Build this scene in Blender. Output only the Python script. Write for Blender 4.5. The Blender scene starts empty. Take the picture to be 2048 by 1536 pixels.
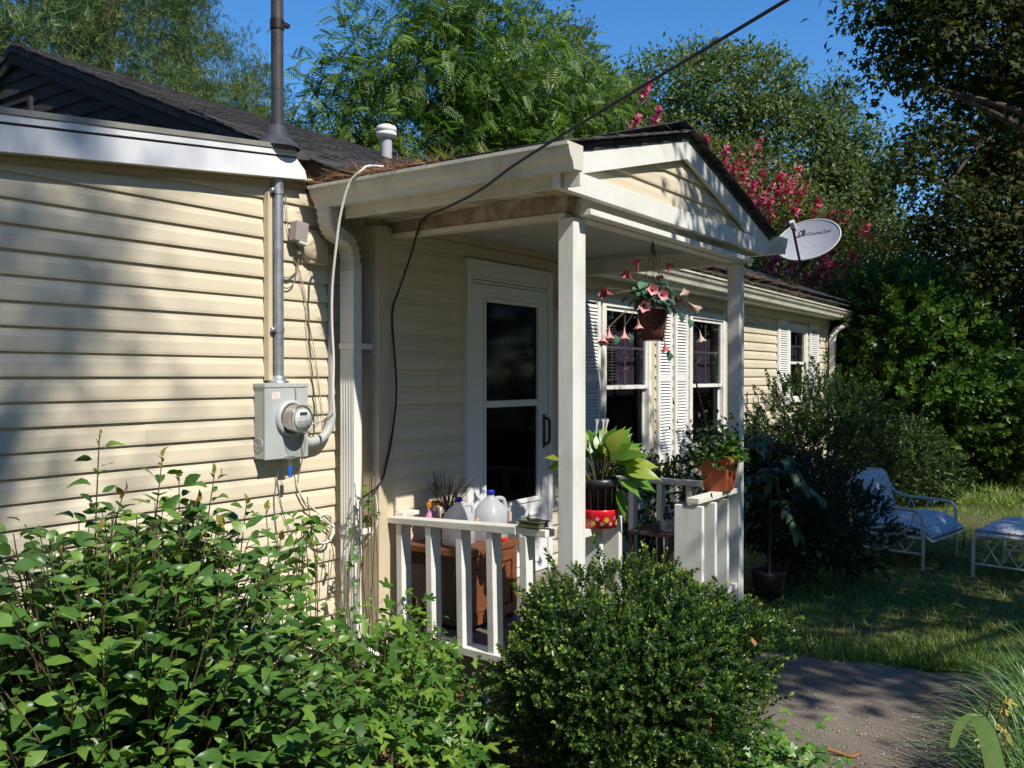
import bpy, math, random
import numpy as np
from mathutils import Vector, Matrix
R = math.radians
SC = bpy.context.scene
COL = SC.collection
rnd = random.Random(11)

# ---------------------------------------------------------------- camera, sky, sun, exposure
cam_d = bpy.data.cameras.new('camera')
cam = bpy.data.objects.new('camera', cam_d); COL.objects.link(cam)
cam_d.sensor_width = 36.0
cam_d.lens = 1790.0 / 2048.0 * 36.0
cam_d.clip_start = 0.05; cam_d.clip_end = 600
cam.location = (0, 0, 1.62)
cam.rotation_euler = (R(90 - 0.48), 0, R(35 - 90))
SC.camera = cam

SUN = Vector((-0.28, -1.0, 1.10)).normalized()       # towards the sun
w = bpy.data.worlds.new('World'); SC.world = w; w.use_nodes = True
nt = w.node_tree
sky = nt.nodes.new('ShaderNodeTexSky'); sky.sky_type = 'NISHITA'; sky.sun_disc = False
sky.sun_elevation = math.asin(SUN.z)
sky.sun_rotation = math.atan2(SUN.x, SUN.y)
sky.altitude = 200; sky.air_density = 1.0; sky.dust_density = 0.0; sky.ozone_density = 6.0
bg = nt.nodes['Background']; bg.inputs['Strength'].default_value = 0.15
hsv = nt.nodes.new('ShaderNodeHueSaturation'); hsv.inputs['Saturation'].default_value = 1.2
nt.links.new(sky.outputs[0], hsv.inputs['Color']); nt.links.new(hsv.outputs[0], bg.inputs[0])
sun_d = bpy.data.lights.new('sun', 'SUN'); sun_d.energy = 5.0; sun_d.angle = R(0.53); sun_d.color = (1.0, 0.95, 0.86)
sun = bpy.data.objects.new('sun', sun_d); COL.objects.link(sun)
sun.location = (-4, -12, 16); sun.rotation_euler = SUN.to_track_quat('Z', 'Y').to_euler()
SC.view_settings.view_transform = 'Standard'; SC.view_settings.look = 'None'
SC.view_settings.exposure = 0.25; SC.view_settings.gamma = 1.0; SC.view_settings.use_curve_mapping = False
SC.cycles.max_bounces = 7; SC.cycles.diffuse_bounces = 3; SC.cycles.glossy_bounces = 3
SC.cycles.transmission_bounces = 6; SC.cycles.transparent_max_bounces = 8

# ---------------------------------------------------------------- materials
def node(t, typ, **k):
    n = t.nodes.new(typ)
    for a, b in k.items(): setattr(n, a, b)
    return n

def M(name, c1, c2=None, scale=6.0, rough=0.6, bump=0.0, bscale=60.0, metal=0.0, stretch=(1, 1, 1), spec=0.4, dirt=None, dscale=2.5, damt=0.5, detail=5.0, rand=0.0, coat=0.0):
    m = bpy.data.materials.new(name); m.use_nodes = True
    t = m.node_tree; p = t.nodes['Principled BSDF']
    p.inputs['Roughness'].default_value = rough; p.inputs['Metallic'].default_value = metal
    p.inputs['Specular IOR Level'].default_value = spec
    p.inputs['Coat Weight'].default_value = coat
    tc = node(t, 'ShaderNodeTexCoord'); mp = node(t, 'ShaderNodeMapping'); mp.inputs['Scale'].default_value = stretch
    t.links.new(tc.outputs['Object'], mp.inputs[0])
    col = None
    c2 = c2 or tuple(x * 0.86 for x in c1)
    nz = node(t, 'ShaderNodeTexNoise'); nz.inputs['Scale'].default_value = scale; nz.inputs['Detail'].default_value = detail
    t.links.new(mp.outputs[0], nz.inputs['Vector'])
    mx = node(t, 'ShaderNodeMix', data_type='RGBA'); mx.inputs['A'].default_value = (*c1, 1); mx.inputs['B'].default_value = (*c2, 1)
    rp = node(t, 'ShaderNodeMapRange'); rp.inputs[1].default_value = 0.35; rp.inputs[2].default_value = 0.65
    t.links.new(nz.outputs['Fac'], rp.inputs[0]); t.links.new(rp.outputs[0], mx.inputs['Factor'])
    col = mx.outputs['Result']
    if dirt:
        nd = node(t, 'ShaderNodeTexNoise'); nd.inputs['Scale'].default_value = dscale; nd.inputs['Detail'].default_value = 9.0; nd.inputs['Roughness'].default_value = 0.65
        t.links.new(tc.outputs['Object'], nd.inputs['Vector'])
        rd = node(t, 'ShaderNodeMapRange'); rd.inputs[1].default_value = 0.5; rd.inputs[2].default_value = 0.75; rd.inputs[4].default_value = damt
        t.links.new(nd.outputs['Fac'], rd.inputs[0])
        m2 = node(t, 'ShaderNodeMix', data_type='RGBA'); m2.inputs['B'].default_value = (*dirt, 1)
        t.links.new(rd.outputs[0], m2.inputs['Factor']); t.links.new(col, m2.inputs['A']); col = m2.outputs['Result']
    if rand:
        oi = node(t, 'ShaderNodeObjectInfo'); hs = node(t, 'ShaderNodeHueSaturation')
        rr = node(t, 'ShaderNodeMapRange'); rr.inputs[3].default_value = 1 - rand; rr.inputs[4].default_value = 1 + rand
        t.links.new(oi.outputs['Random'], rr.inputs[0]); t.links.new(rr.outputs[0], hs.inputs['Value'])
        t.links.new(col, hs.inputs['Color']); col = hs.outputs[0]
    t.links.new(col, p.inputs['Base Color'])
    if bump:
        nb = node(t, 'ShaderNodeTexNoise'); nb.inputs['Scale'].default_value = bscale; nb.inputs['Detail'].default_value = 6.0
        t.links.new(mp.outputs[0], nb.inputs['Vector'])
        b = node(t, 'ShaderNodeBump'); b.inputs['Strength'].default_value = bump; b.inputs['Distance'].default_value = 0.01
        t.links.new(nb.outputs['Fac'], b.inputs['Height']); t.links.new(b.outputs[0], p.inputs['Normal'])
    return m

def LEAF(name, dark, mid, light, rough=0.4, trans=0.25, spec=0.4, tint=(1.1, 1.15, 0.5), obj=False):
    """leaf colour varies leaf by leaf (attribute 'var', or the object's random number); some light passes through"""
    m = bpy.data.materials.new(name); m.use_nodes = True
    t = m.node_tree; p = t.nodes['Principled BSDF']; out = t.nodes['Material Output']
    p.inputs['Roughness'].default_value = rough; p.inputs['Specular IOR Level'].default_value = spec
    if obj:
        a = node(t, 'ShaderNodeObjectInfo'); fac = a.outputs['Random']
    else:
        a = node(t, 'ShaderNodeAttribute', attribute_name='var'); fac = a.outputs['Fac']
    cr = node(t, 'ShaderNodeValToRGB'); e = cr.color_ramp.elements
    e[0].color = (*dark, 1); e[0].position = 0.0; e[1].color = (*light, 1); e[1].position = 1.0
    k = e.new(0.55); k.color = (*mid, 1)
    t.links.new(fac, cr.inputs[0])
    tc = node(t, 'ShaderNodeTexCoord')
    nz = node(t, 'ShaderNodeTexNoise'); nz.inputs['Scale'].default_value = 35.0
    t.links.new(tc.outputs['Object'], nz.inputs['Vector'])
    hs = node(t, 'ShaderNodeHueSaturation')
    mr = node(t, 'ShaderNodeMapRange'); mr.inputs[3].default_value = 0.75; mr.inputs[4].default_value = 1.25
    t.links.new(nz.outputs['Fac'], mr.inputs[0]); t.links.new(mr.outputs[0], hs.inputs['Value']); t.links.new(cr.outputs[0], hs.inputs['Color'])
    t.links.new(hs.outputs[0], p.inputs['Base Color'])
    tr = node(t, 'ShaderNodeBsdfTranslucent')
    mu = node(t, 'ShaderNodeMix', data_type='RGBA', blend_type='MULTIPLY'); mu.inputs['Factor'].default_value = 1.0; mu.inputs['B'].default_value = (*[x * 1.3 for x in tint], 1)
    t.links.new(hs.outputs[0], mu.inputs['A']); t.links.new(mu.outputs['Result'], tr.inputs[0])
    ms = node(t, 'ShaderNodeMixShader'); ms.inputs[0].default_value = trans
    t.links.new(p.outputs[0], ms.inputs[1]); t.links.new(tr.outputs[0], ms.inputs[2]); t.links.new(ms.outputs[0], out.inputs[0])
    return m

def GLASS(name, col=(0.9, 0.95, 0.95), rough=0.0, refl=0.9):
    m = bpy.data.materials.new(name); m.use_nodes = True
    t = m.node_tree; out = t.nodes['Material Output']; t.nodes.remove(t.nodes['Principled BSDF'])
    g = node(t, 'ShaderNodeBsdfGlossy'); g.inputs['Roughness'].default_value = rough + 0.01
    tr = node(t, 'ShaderNodeBsdfTransparent'); tr.inputs[0].default_value = (*col, 1)
    lw = node(t, 'ShaderNodeLayerWeight'); pw = node(t, 'ShaderNodeMath', operation='POWER'); pw.inputs[1].default_value = 4.0; ad = node(t, 'ShaderNodeMath', operation='MULTIPLY_ADD'); ad.inputs[1].default_value = refl; ad.inputs[2].default_value = 0.03 * refl
    ms = node(t, 'ShaderNodeMixShader'); t.links.new(lw.outputs['Facing'], pw.inputs[0]); t.links.new(pw.outputs[0], ad.inputs[0])
    t.links.new(ad.outputs[0], ms.inputs[0]); t.links.new(tr.outputs[0], ms.inputs[1]); t.links.new(g.outputs[0], ms.inputs[2]); t.links.new(ms.outputs[0], out.inputs[0])
    return m

V = {}
V['siding'] = M('beige_vinyl_siding', (0.67, 0.59, 0.44), (0.625, 0.545, 0.40), scale=1.6, rough=0.48, bump=0.16, bscale=4.0, stretch=(0.6, 1, 3), dirt=(0.40, 0.34, 0.24), dscale=1.1, damt=0.30, rand=0.03)
V['gable_siding'] = M('shade_toned_gable_siding', (0.055, 0.052, 0.047), (0.045, 0.042, 0.038), spec=0.08, rough=0.85, bump=0.08, bscale=8, dirt=(0.035, 0.033, 0.03), rand=0.05)  # siding toned near-black, carrying the shade of trees in its colour
V['beige_trim'] = M('beige_trim', (0.62, 0.52, 0.36), (0.58, 0.48, 0.33), scale=3, rough=0.5, bump=0.08, bscale=9, dirt=(0.40, 0.33, 0.22), damt=0.3)
V['white'] = M('white_house_paint', (0.79, 0.78, 0.73), (0.74, 0.73, 0.67), scale=4, rough=0.5, bump=0.10, bscale=14, stretch=(1, 1, 1), dirt=(0.42, 0.40, 0.31), dscale=2.2, damt=0.45)
V['wood_white'] = M('white_painted_timber', (0.77, 0.76, 0.71), (0.70, 0.69, 0.63), scale=7, rough=0.6, bump=0.12, bscale=30, stretch=(3, 3, 0.35), dirt=(0.44, 0.42, 0.34), dscale=3.2, damt=0.45, rand=0.03)
V['rail_white'] = M('white_painted_rail', (0.75, 0.73, 0.66), (0.67, 0.65, 0.57), scale=7, rough=0.6, bump=0.12, bscale=30, stretch=(2, 0.35, 3), dirt=(0.42, 0.39, 0.29), dscale=3.4, damt=0.5, rand=0.03)
V['fascia'] = M('white_aluminium_fascia', (0.80, 0.80, 0.80), (0.76, 0.77, 0.78), scale=2, rough=0.35, bump=0.08, bscale=4, stretch=(1, 1, 3), dirt=(0.55, 0.54, 0.50), damt=0.25)
V['drip'] = M('weathered_metal_edge', (0.34, 0.33, 0.29), (0.24, 0.23, 0.20), rough=0.6)
V['gutter'] = M('white_gutter', (0.68, 0.65, 0.56), (0.62, 0.59, 0.49), scale=3, rough=0.42, bump=0.06, bscale=6, dirt=(0.26, 0.24, 0.17), dscale=3.4, damt=0.6)
V['rust'] = M('flaking_brown_beam', (0.20, 0.135, 0.095), (0.33, 0.25, 0.18), scale=9, rough=0.8, bump=0.5, bscale=30, dirt=(0.60, 0.56, 0.47), dscale=6, damt=0.85)
V['soffit'] = M('weathered_soffit_boards', (0.55, 0.50, 0.40), (0.42, 0.36, 0.27), scale=7, rough=0.8, bump=0.3, dirt=(0.17, 0.13, 0.09), dscale=4, damt=0.8, rand=0.35)
V['soffit_dark'] = M('beige_soffit', (0.45, 0.38, 0.24), (0.40, 0.33, 0.21), rough=0.7)
V['ceiling'] = M('porch_ceiling_paint', (0.48, 0.48, 0.44), (0.43, 0.43, 0.39), rough=0.7, dirt=(0.4, 0.4, 0.36))
V['shingle'] = M('asphalt_shingle', (0.105, 0.10, 0.10), (0.055, 0.053, 0.055), scale=45, rough=0.92, bump=0.6, bscale=260, rand=0.4, spec=0.2)
V['shingle_mass'] = M('asphalt_shingle_field', (0.10, 0.095, 0.095), (0.05, 0.048, 0.05), scale=9, rough=0.92, bump=0.6, bscale=220, spec=0.2)
V['dark'] = M('dark_gap', (0.02, 0.02, 0.02), rough=0.8)
V['interior'] = M('room_interior', (0.05, 0.045, 0.05), rough=0.9)
V['door'] = M('storm_door_enamel', (0.74, 0.75, 0.75), (0.72, 0.73, 0.73), scale=3, rough=0.35, bump=0.03)
V['door_inner'] = M('inner_door', (0.10, 0.10, 0.11), (0.08, 0.08, 0.09), rough=0.6)
V['glass'] = GLASS('window_glass', (0.80, 0.81, 0.82))
V['dark_glass'] = GLASS('screen_glass', (0.34, 0.34, 0.36), 0.06, 0.35)
V['clear'] = GLASS('clear_meter_glass', (0.92, 0.94, 0.92))
V['black'] = M('black_plastic', (0.025, 0.025, 0.027), rough=0.35)
V['blackwire'] = M('black_cable_sheath', (0.03, 0.028, 0.026), rough=0.6)
V['blackpipe'] = M('black_painted_pipe', (0.035, 0.037, 0.042), (0.07, 0.07, 0.075), scale=14, rough=0.45, bump=0.1, dirt=(0.10, 0.09, 0.08))
V['galv'] = M('galvanised_steel', (0.50, 0.53, 0.55), (0.36, 0.38, 0.41), scale=24, rough=0.42, metal=0.75, dirt=(0.30, 0.28, 0.26), dscale=6, bump=0.05)
V['meter'] = M('grey_meter_enamel', (0.45, 0.47, 0.46), (0.42, 0.44, 0.43), scale=3, rough=0.4, bump=0.03, dirt=(0.33, 0.33, 0.31), damt=0.4)
V['pvc'] = M('grey_pvc', (0.44, 0.45, 0.45), (0.40, 0.41, 0.41), rough=0.45)
V['steel'] = M('bright_meter_can', (0.62, 0.60, 0.55), (0.48, 0.45, 0.40), scale=9, rough=0.22, metal=0.9)
V['paper'] = M('white_label', (0.72, 0.73, 0.74), (0.66, 0.66, 0.68), rough=0.5)
V['pinkpaper'] = M('faded_pink_sticker', (0.66, 0.50, 0.50), (0.74, 0.68, 0.68), scale=60, rough=0.6)
V['lcd'] = M('display_grey', (0.06, 0.065, 0.06), rough=0.2)
V['bluetag'] = M('blue_plastic', (0.01, 0.13, 0.55), rough=0.35)
V['greybox'] = M('taupe_plastic', (0.33, 0.30, 0.27), (0.30, 0.27, 0.25), rough=0.5)
V['whitecable'] = M('white_cable', (0.78, 0.75, 0.68), (0.72, 0.68, 0.6), rough=0.5)
V['tanwire'] = M('tan_wire', (0.46, 0.38, 0.27), (0.36, 0.29, 0.2), rough=0.6)
V['greywire'] = M('grey_wire', (0.20, 0.18, 0.16), rough=0.6)
V['concrete'] = M('old_concrete', (0.36, 0.34, 0.30), (0.28, 0.26, 0.22), scale=9, rough=0.9, bump=0.4)
V['floor'] = M('worn_brown_porch_floor', (0.13, 0.11, 0.09), (0.09, 0.075, 0.06), scale=6, rough=0.7, bump=0.15, rand=0.1)
V['chest'] = M('red_brown_wood', (0.21, 0.078, 0.035), (0.15, 0.052, 0.022), scale=4, rough=0.5, bump=0.15, stretch=(1, 1, 6), rand=0.08)
V['chest_dark'] = M('dark_woven_panel', (0.055, 0.035, 0.028), (0.035, 0.022, 0.018), scale=70, rough=0.7, bump=0.4, bscale=150)
V['curtain'] = M('mauve_curtain', (0.105, 0.075, 0.11), (0.075, 0.05, 0.085), scale=8, rough=0.9, stretch=(6, 6, 0.4))
V['muntin'] = M('mauve_muntin', (0.26, 0.20, 0.25), rough=0.5)  # grille bars tinted mauve
V['blind'] = M('white_blind_slat', (0.34, 0.31, 0.32), rough=0.5)
V['shutter'] = M('white_vinyl_shutter', (0.80, 0.79, 0.76), (0.77, 0.76, 0.73), rough=0.42, dirt=(0.55, 0.53, 0.48), damt=0.3)
V['bark'] = M('bark', (0.10, 0.075, 0.055), (0.05, 0.038, 0.03), scale=14, rough=0.95, bump=0.9, bscale=26, stretch=(1, 1, 0.25))
V['pinebark'] = M('pine_bark', (0.15, 0.085, 0.055), (0.07, 0.045, 0.033), scale=12, rough=0.95, bump=0.9, bscale=20, stretch=(1, 1, 0.4))
V['twig'] = M('green_brown_twig', (0.13, 0.10, 0.045), (0.09, 0.065, 0.035), scale=20, rough=0.8)
V['terracotta'] = M('orange_terracotta', (0.36, 0.085, 0.035), (0.30, 0.07, 0.03), rough=0.45, bump=0.05)
V['soil'] = M('potting_soil', (0.035, 0.025, 0.018), rough=1.0, bump=1.0)
V['redtin'] = M('red_enamel_tin', (0.60, 0.012, 0.022), (0.52, 0.01, 0.02), rough=0.25, coat=0.3)
V['pink'] = M('pink_flower_silk', (0.62, 0.22, 0.24), (0.72, 0.40, 0.40), scale=30, rough=0.7)
V['pinkdark'] = M('deep_pink_silk', (0.42, 0.08, 0.11), (0.5, 0.14, 0.15), scale=30, rough=0.7)
V['bleached'] = M('bleached_flower_silk', (0.55, 0.36, 0.25), (0.6, 0.45, 0.35), scale=30, rough=0.7)
V['bronze'] = M('dark_chain', (0.05, 0.035, 0.025), rough=0.5, metal=0.5)
V['basket'] = M('brown_basket_bark', (0.17, 0.05, 0.03), (0.10, 0.03, 0.02), scale=18, rough=0.7, bump=0.6, stretch=(1, 1, 0.3))
V['bluecap'] = M('blue_cap', (0.015, 0.03, 0.42), rough=0.35)
V['pinkbottle'] = M('pink_plastic', (0.66, 0.16, 0.30), (0.7, 0.25, 0.38), rough=0.3)
V['orange'] = M('orange_plastic', (0.80, 0.30, 0.02), rough=0.4)
V['redplastic'] = M('red_plastic', (0.62, 0.03, 0.02), rough=0.4)
V['greentray'] = M('green_lattice_tray', (0.09, 0.11, 0.05), (0.16, 0.17, 0.10), scale=12, rough=0.6)
V['shoe'] = M('cream_shoe_leather', (0.55, 0.48, 0.38), (0.48, 0.41, 0.32), rough=0.6)
V['shoe_dark'] = M('brown_shoe_panel', (0.07, 0.04, 0.03), rough=0.6)
V['maroon'] = M('maroon_plastic', (0.10, 0.016, 0.018), rough=0.3)
V['dish'] = M('grey_dish_enamel', (0.40, 0.40, 0.42), (0.36, 0.36, 0.385), scale=3, rough=0.45, dirt=(0.27, 0.27, 0.29), damt=0.5)
V['dishrim'] = M('pale_dish_rim', (0.55, 0.54, 0.50), rough=0.5)
V['ink'] = M('printed_ink', (0.03, 0.03, 0.035), rough=0.5)
V['chairframe'] = M('beige_tubular_steel', (0.62, 0.58, 0.48), (0.56, 0.52, 0.42), rough=0.4)
V['amber'] = M('amber_glass', (0.45, 0.14, 0.03), (0.35, 0.1, 0.02), rough=0.25)
V['timber'] = M('grey_timber', (0.30, 0.26, 0.2), (0.22, 0.19, 0.15), rough=0.8, bump=0.3)
V['weedleaf'] = M('yellowing_weed_leaf', (0.42, 0.36, 0.05), (0.30, 0.28, 0.05), rough=0.6)
V['yellowleaf'] = M('yellow_fallen_leaf', (0.75, 0.55, 0.05), (0.6, 0.42, 0.05), rough=0.6)
V['brownleaf'] = M('brown_fallen_leaf', (0.30, 0.15, 0.06), (0.22, 0.1, 0.04), scale=20, rough=0.7)
V['needle'] = M('dead_pine_needles', (0.36, 0.20, 0.10), (0.24, 0.12, 0.06), scale=40, rough=0.9)

def milk():
    m = bpy.data.materials.new('milky_jug_plastic'); m.use_nodes = True
    p = m.node_tree.nodes['Principled BSDF']
    p.inputs['Base Color'].default_value = (0.80, 0.82, 0.85, 1); p.inputs['Roughness'].default_value = 0.35
    p.inputs['Subsurface Weight'].default_value = 0.0
    t = m.node_tree; tr = node(t, 'ShaderNodeBsdfTranslucent'); tr.inputs[0].default_value = (0.75, 0.77, 0.8, 1)
    tp = node(t, 'ShaderNodeBsdfTransparent'); ms = node(t, 'ShaderNodeMixShader'); ms.inputs[0].default_value = 0.45
    m2 = node(t, 'ShaderNodeMixShader'); m2.inputs[0].default_value = 0.22
    t.links.new(p.outputs[0], ms.inputs[1]); t.links.new(tr.outputs[0], ms.inputs[2])
    t.links.new(ms.outputs[0], m2.inputs[1]); t.links.new(tp.outputs[0], m2.inputs[2]); t.links.new(m2.outputs[0], t.nodes['Material Output'].inputs[0])
    return m
V['milk'] = milk()

def dotted_fabric():
    m = M('white_cushion_with_blue_dots', (0.60, 0.60, 0.61), (0.53, 0.53, 0.55), scale=9, rough=0.9, bump=0.25, bscale=18)
    t = m.node_tree; p = t.nodes['Principled BSDF']
    src = p.inputs['Base Color'].links[0].from_socket
    tc = node(t, 'ShaderNodeTexCoord'); mp = node(t, 'ShaderNodeMapping'); mp.inputs['Rotation'].default_value = (0, 0, 0.78)
    vo = node(t, 'ShaderNodeTexVoronoi'); vo.inputs['Scale'].default_value = 34; vo.inputs['Randomness'].default_value = 0.0
    lt = node(t, 'ShaderNodeMath', operation='LESS_THAN'); lt.inputs[1].default_value = 0.27
    mx = node(t, 'ShaderNodeMix', data_type='RGBA'); mx.inputs['B'].default_value = (0.03, 0.05, 0.13, 1)
    t.links.new(tc.outputs['Object'], mp.inputs[0]); t.links.new(mp.outputs[0], vo.inputs['Vector']); t.links.new(vo.outputs['Distance'], lt.inputs[0])
    t.links.new(lt.outputs[0], mx.inputs['Factor']); t.links.new(src, mx.inputs['A']); t.links.new(mx.outputs['Result'], p.inputs['Base Color'])
    return m
V['cushion'] = dotted_fabric()

V['camellia'] = LEAF('camellia_leaf', (0.035, 0.090, 0.018), (0.068, 0.155, 0.026), (0.15, 0.25, 0.04), rough=0.36, trans=0.16, spec=0.38)
V['camellia_obj'] = LEAF('camellia_leaf_single', (0.035, 0.095, 0.02), (0.068, 0.155, 0.028), (0.16, 0.26, 0.04), rough=0.35, trans=0.16, spec=0.38, obj=True)
V['newleaf'] = LEAF('bronze_new_leaf', (0.22, 0.12, 0.03), (0.25, 0.20, 0.04), (0.28, 0.28, 0.04), rough=0.4, trans=0.3)
V['box'] = LEAF('boxwood_leaf', (0.024, 0.062, 0.014), (0.07, 0.14, 0.026), (0.37, 0.44, 0.06), rough=0.34, trans=0.15, spec=0.45)
V['round'] = LEAF('privet_leaf', (0.018, 0.045, 0.010), (0.045, 0.09, 0.018), (0.16, 0.22, 0.045), rough=0.42, trans=0.18)
V['holly'] = LEAF('glossy_shrub_leaf', (0.026, 0.07, 0.012), (0.065, 0.135, 0.02), (0.18, 0.26, 0.04), rough=0.42, trans=0.25, spec=0.3)
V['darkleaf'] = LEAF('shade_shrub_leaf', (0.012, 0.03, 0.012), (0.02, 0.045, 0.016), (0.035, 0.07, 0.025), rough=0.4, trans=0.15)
V['silk'] = LEAF('silk_plant_leaf', (0.02, 0.055, 0.025), (0.035, 0.09, 0.04), (0.07, 0.14, 0.06), rough=0.45, trans=0.1, obj=True)
V['vine'] = LEAF('bright_vine_leaf', (0.035, 0.10, 0.016), (0.08, 0.19, 0.025), (0.22, 0.34, 0.05), rough=0.4, trans=0.35)
V['ivy'] = LEAF('ivy_leaf', (0.045, 0.12, 0.02), (0.085, 0.20, 0.03), (0.19, 0.31, 0.05), rough=0.4, trans=0.25)
V['lily'] = LEAF('peace_lily_leaf', (0.07, 0.17, 0.02), (0.14, 0.27, 0.03), (0.33, 0.38, 0.05), rough=0.33, trans=0.35, obj=True)
V['basketleaf'] = LEAF('silk_basket_leaf', (0.02, 0.06, 0.035), (0.04, 0.11, 0.07), (0.09, 0.2, 0.11), rough=0.5, trans=0.1, obj=True)
V['walnut'] = LEAF('walnut_leaflet', (0.045, 0.09, 0.014), (0.10, 0.18, 0.024), (0.22, 0.30, 0.05), rough=0.4, trans=0.35)
V['oak'] = LEAF('oak_leaf', (0.045, 0.075, 0.020), (0.10, 0.145, 0.042), (0.19, 0.23, 0.075), rough=0.5, trans=0.32)
V['oak2'] = LEAF('grey_oak_leaf', (0.045, 0.075, 0.03), (0.09, 0.135, 0.052), (0.16, 0.20, 0.09), rough=0.5, trans=0.3)
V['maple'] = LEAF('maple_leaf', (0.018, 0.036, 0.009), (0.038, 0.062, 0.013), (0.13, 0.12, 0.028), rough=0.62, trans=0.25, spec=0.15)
V['pine'] = LEAF('pine_needle', (0.03, 0.06, 0.016), (0.08, 0.13, 0.03), (0.21, 0.26, 0.06), rough=0.5, trans=0.12)
V['crape'] = LEAF('crape_myrtle_leaf', (0.04, 0.075, 0.014), (0.10, 0.14, 0.028), (0.26, 0.16, 0.05), rough=0.45, trans=0.3)
V['blossom'] = LEAF('crape_blossom', (0.48, 0.04, 0.11), (0.66, 0.09, 0.20), (0.80, 0.24, 0.34), rough=0.7, trans=0.25, tint=(1.1, 0.8, 0.8))
V['grassblade'] = LEAF('grass_blade', (0.07, 0.13, 0.02), (0.15, 0.25, 0.035), (0.32, 0.34, 0.09), rough=0.5, trans=0.25)
V['liriope'] = LEAF('liriope_blade', (0.03, 0.09, 0.02), (0.10, 0.20, 0.05), (0.28, 0.36, 0.14), rough=0.35, trans=0.2)
V['iris'] = LEAF('iris_blade', (0.12, 0.22, 0.06), (0.16, 0.27, 0.08), (0.2, 0.3, 0.1), rough=0.4, trans=0.3)

# ---------------------------------------------------------------- object helpers
def origin(o):
    v = Vector((0, 0, 0))
    while o is not None:
        v += o.location; o = o.parent
    return v

def link(name, me, mat=None, parent=None, loc=(0, 0, 0)):
    o = bpy.data.objects.new(name, me); COL.objects.link(o)
    if mat is not None and me is not None and len(me.materials) == 0: me.materials.append(mat)
    if parent is not None: o.parent = parent
    o.location = loc
    return o

def tag(o, label=None, cat=None, group=None, kind=None):
    if label: o['label'] = label
    if cat: o['category'] = cat
    if group: o['group'] = group
    if kind: o['kind'] = kind
    return o

def thing(name, label, cat, loc, group=None):
    return tag(link(name, None, None, None, loc), label, cat, group)

class MB:
    """collects shapes in world coordinates and builds them as one mesh object"""
    def __init__(s): s.v = []; s.f = []; s.sm = []
    def add(s, vs, fs, smooth=False):
        n = len(s.v); s.v += [tuple(p) for p in vs]; s.f += [tuple(i + n for i in f) for f in fs]; s.sm += [smooth] * len(fs)
        return s
    def box(s, x0, x1, y0, y1, z0, z1):
        vs = [(x, y, z) for z in (z0, z1) for y in (y0, y1) for x in (x0, x1)]
        return s.add(vs, [(0, 2, 3, 1), (4, 5, 7, 6), (0, 1, 5, 4), (2, 6, 7, 3), (0, 4, 6, 2), (1, 3, 7, 5)])
    def prism(s, prof, a, b):
        """closed profile (list of 3-D points at one end) swept by the vector b - a"""
        d = Vector(b) - Vector(a); n = len(prof)
        p0 = [Vector(p) for p in prof]; p1 = [p + d for p in p0]
        fs = [(i, (i + 1) % n, n + (i + 1) % n, n + i) for i in range(n)] + [tuple(range(n))[::-1], tuple(range(n, 2 * n))]
        return s.add(p0 + p1, fs)
    def tube(s, pts, r, n=8, cap=True, r2=None):
        pts = [Vector(p) for p in pts]; m = len(pts)
        rs = [r if r2 is None else r + (r2 - r) * i / (m - 1) for i in range(m)] if not isinstance(r, (list, tuple)) else list(r)
        vs = []; up = None
        for i, p in enumerate(pts):
            t = (pts[min(i + 1, m - 1)] - pts[max(i - 1, 0)]).normalized()
            if up is None: up = Vector((0, 0, 1)) if abs(t.z) < 0.9 else Vector((1, 0, 0))
            b = t.cross(up); b = b.normalized() if b.length > 1e-6 else Vector((1, 0, 0))
            up = b.cross(t).normalized()
            for k in range(n):
                a = 2 * math.pi * k / n
                vs.append(p + (b * math.cos(a) + up * math.sin(a)) * rs[i])
        fs = [(i * n + k, i * n + (k + 1) % n, (i + 1) * n + (k + 1) % n, (i + 1) * n + k) for i in range(m - 1) for k in range(n)]
        s.add(vs, fs, True)
        if cap: s.add([vs[k] for k in range(n)], [tuple(range(n))[::-1]]); s.add([vs[(m - 1) * n + k] for k in range(n)], [tuple(range(n))])
        return s
    def lathe(s, c, prof, n=20, axis='Z', sx=1.0):
        vs = []
        for (r, h) in prof:
            for k in range(n):
                a = 2 * math.pi * k / n
                x, y = r * math.cos(a), r * math.sin(a) * sx
                p = (x, y, h) if axis == 'Z' else ((x, -h, y) if axis == 'Y' else (h, x, y))
                vs.append((c[0] + p[0], c[1] + p[1], c[2] + p[2]))
        m = len(prof)
        fs = [(i * n + k, i * n + (k + 1) % n, (i + 1) * n + (k + 1) % n, (i + 1) * n + k) for i in range(m - 1) for k in range(n)]
        return s.add(vs, fs, True)
    def build(s, name, mat, parent=None, bevel=0.0):
        me = bpy.data.meshes.new(name)
        o0 = origin(parent)
        me.from_pydata([(p[0] - o0.x, p[1] - o0.y, p[2] - o0.z) for p in s.v], [], s.f)
        me.polygons.foreach_set('use_smooth', s.sm); me.validate(); me.update()
        o = link(name, me, mat, parent)
        if bevel:
            b = o.modifiers.new('bevel', 'BEVEL'); b.width = bevel; b.segments = 2; b.limit_method = 'ANGLE'; b.angle_limit = R(50)
        return o

def spline(pts, k=6):
    """Catmull-Rom through the points"""
    P = [Vector(p) for p in pts]; out = []
    for i in range(len(P) - 1):
        a, b, c, d = P[max(i - 1, 0)], P[i], P[i + 1], P[min(i + 2, len(P) - 1)]
        for j in range(k):
            t = j / k
            out.append(0.5 * ((2 * b) + (c - a) * t + (2 * a - 5 * b + 4 * c - d) * t * t + (3 * b - a - 3 * c + d) * t ** 3))
    out.append(P[-1]); return out
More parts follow.
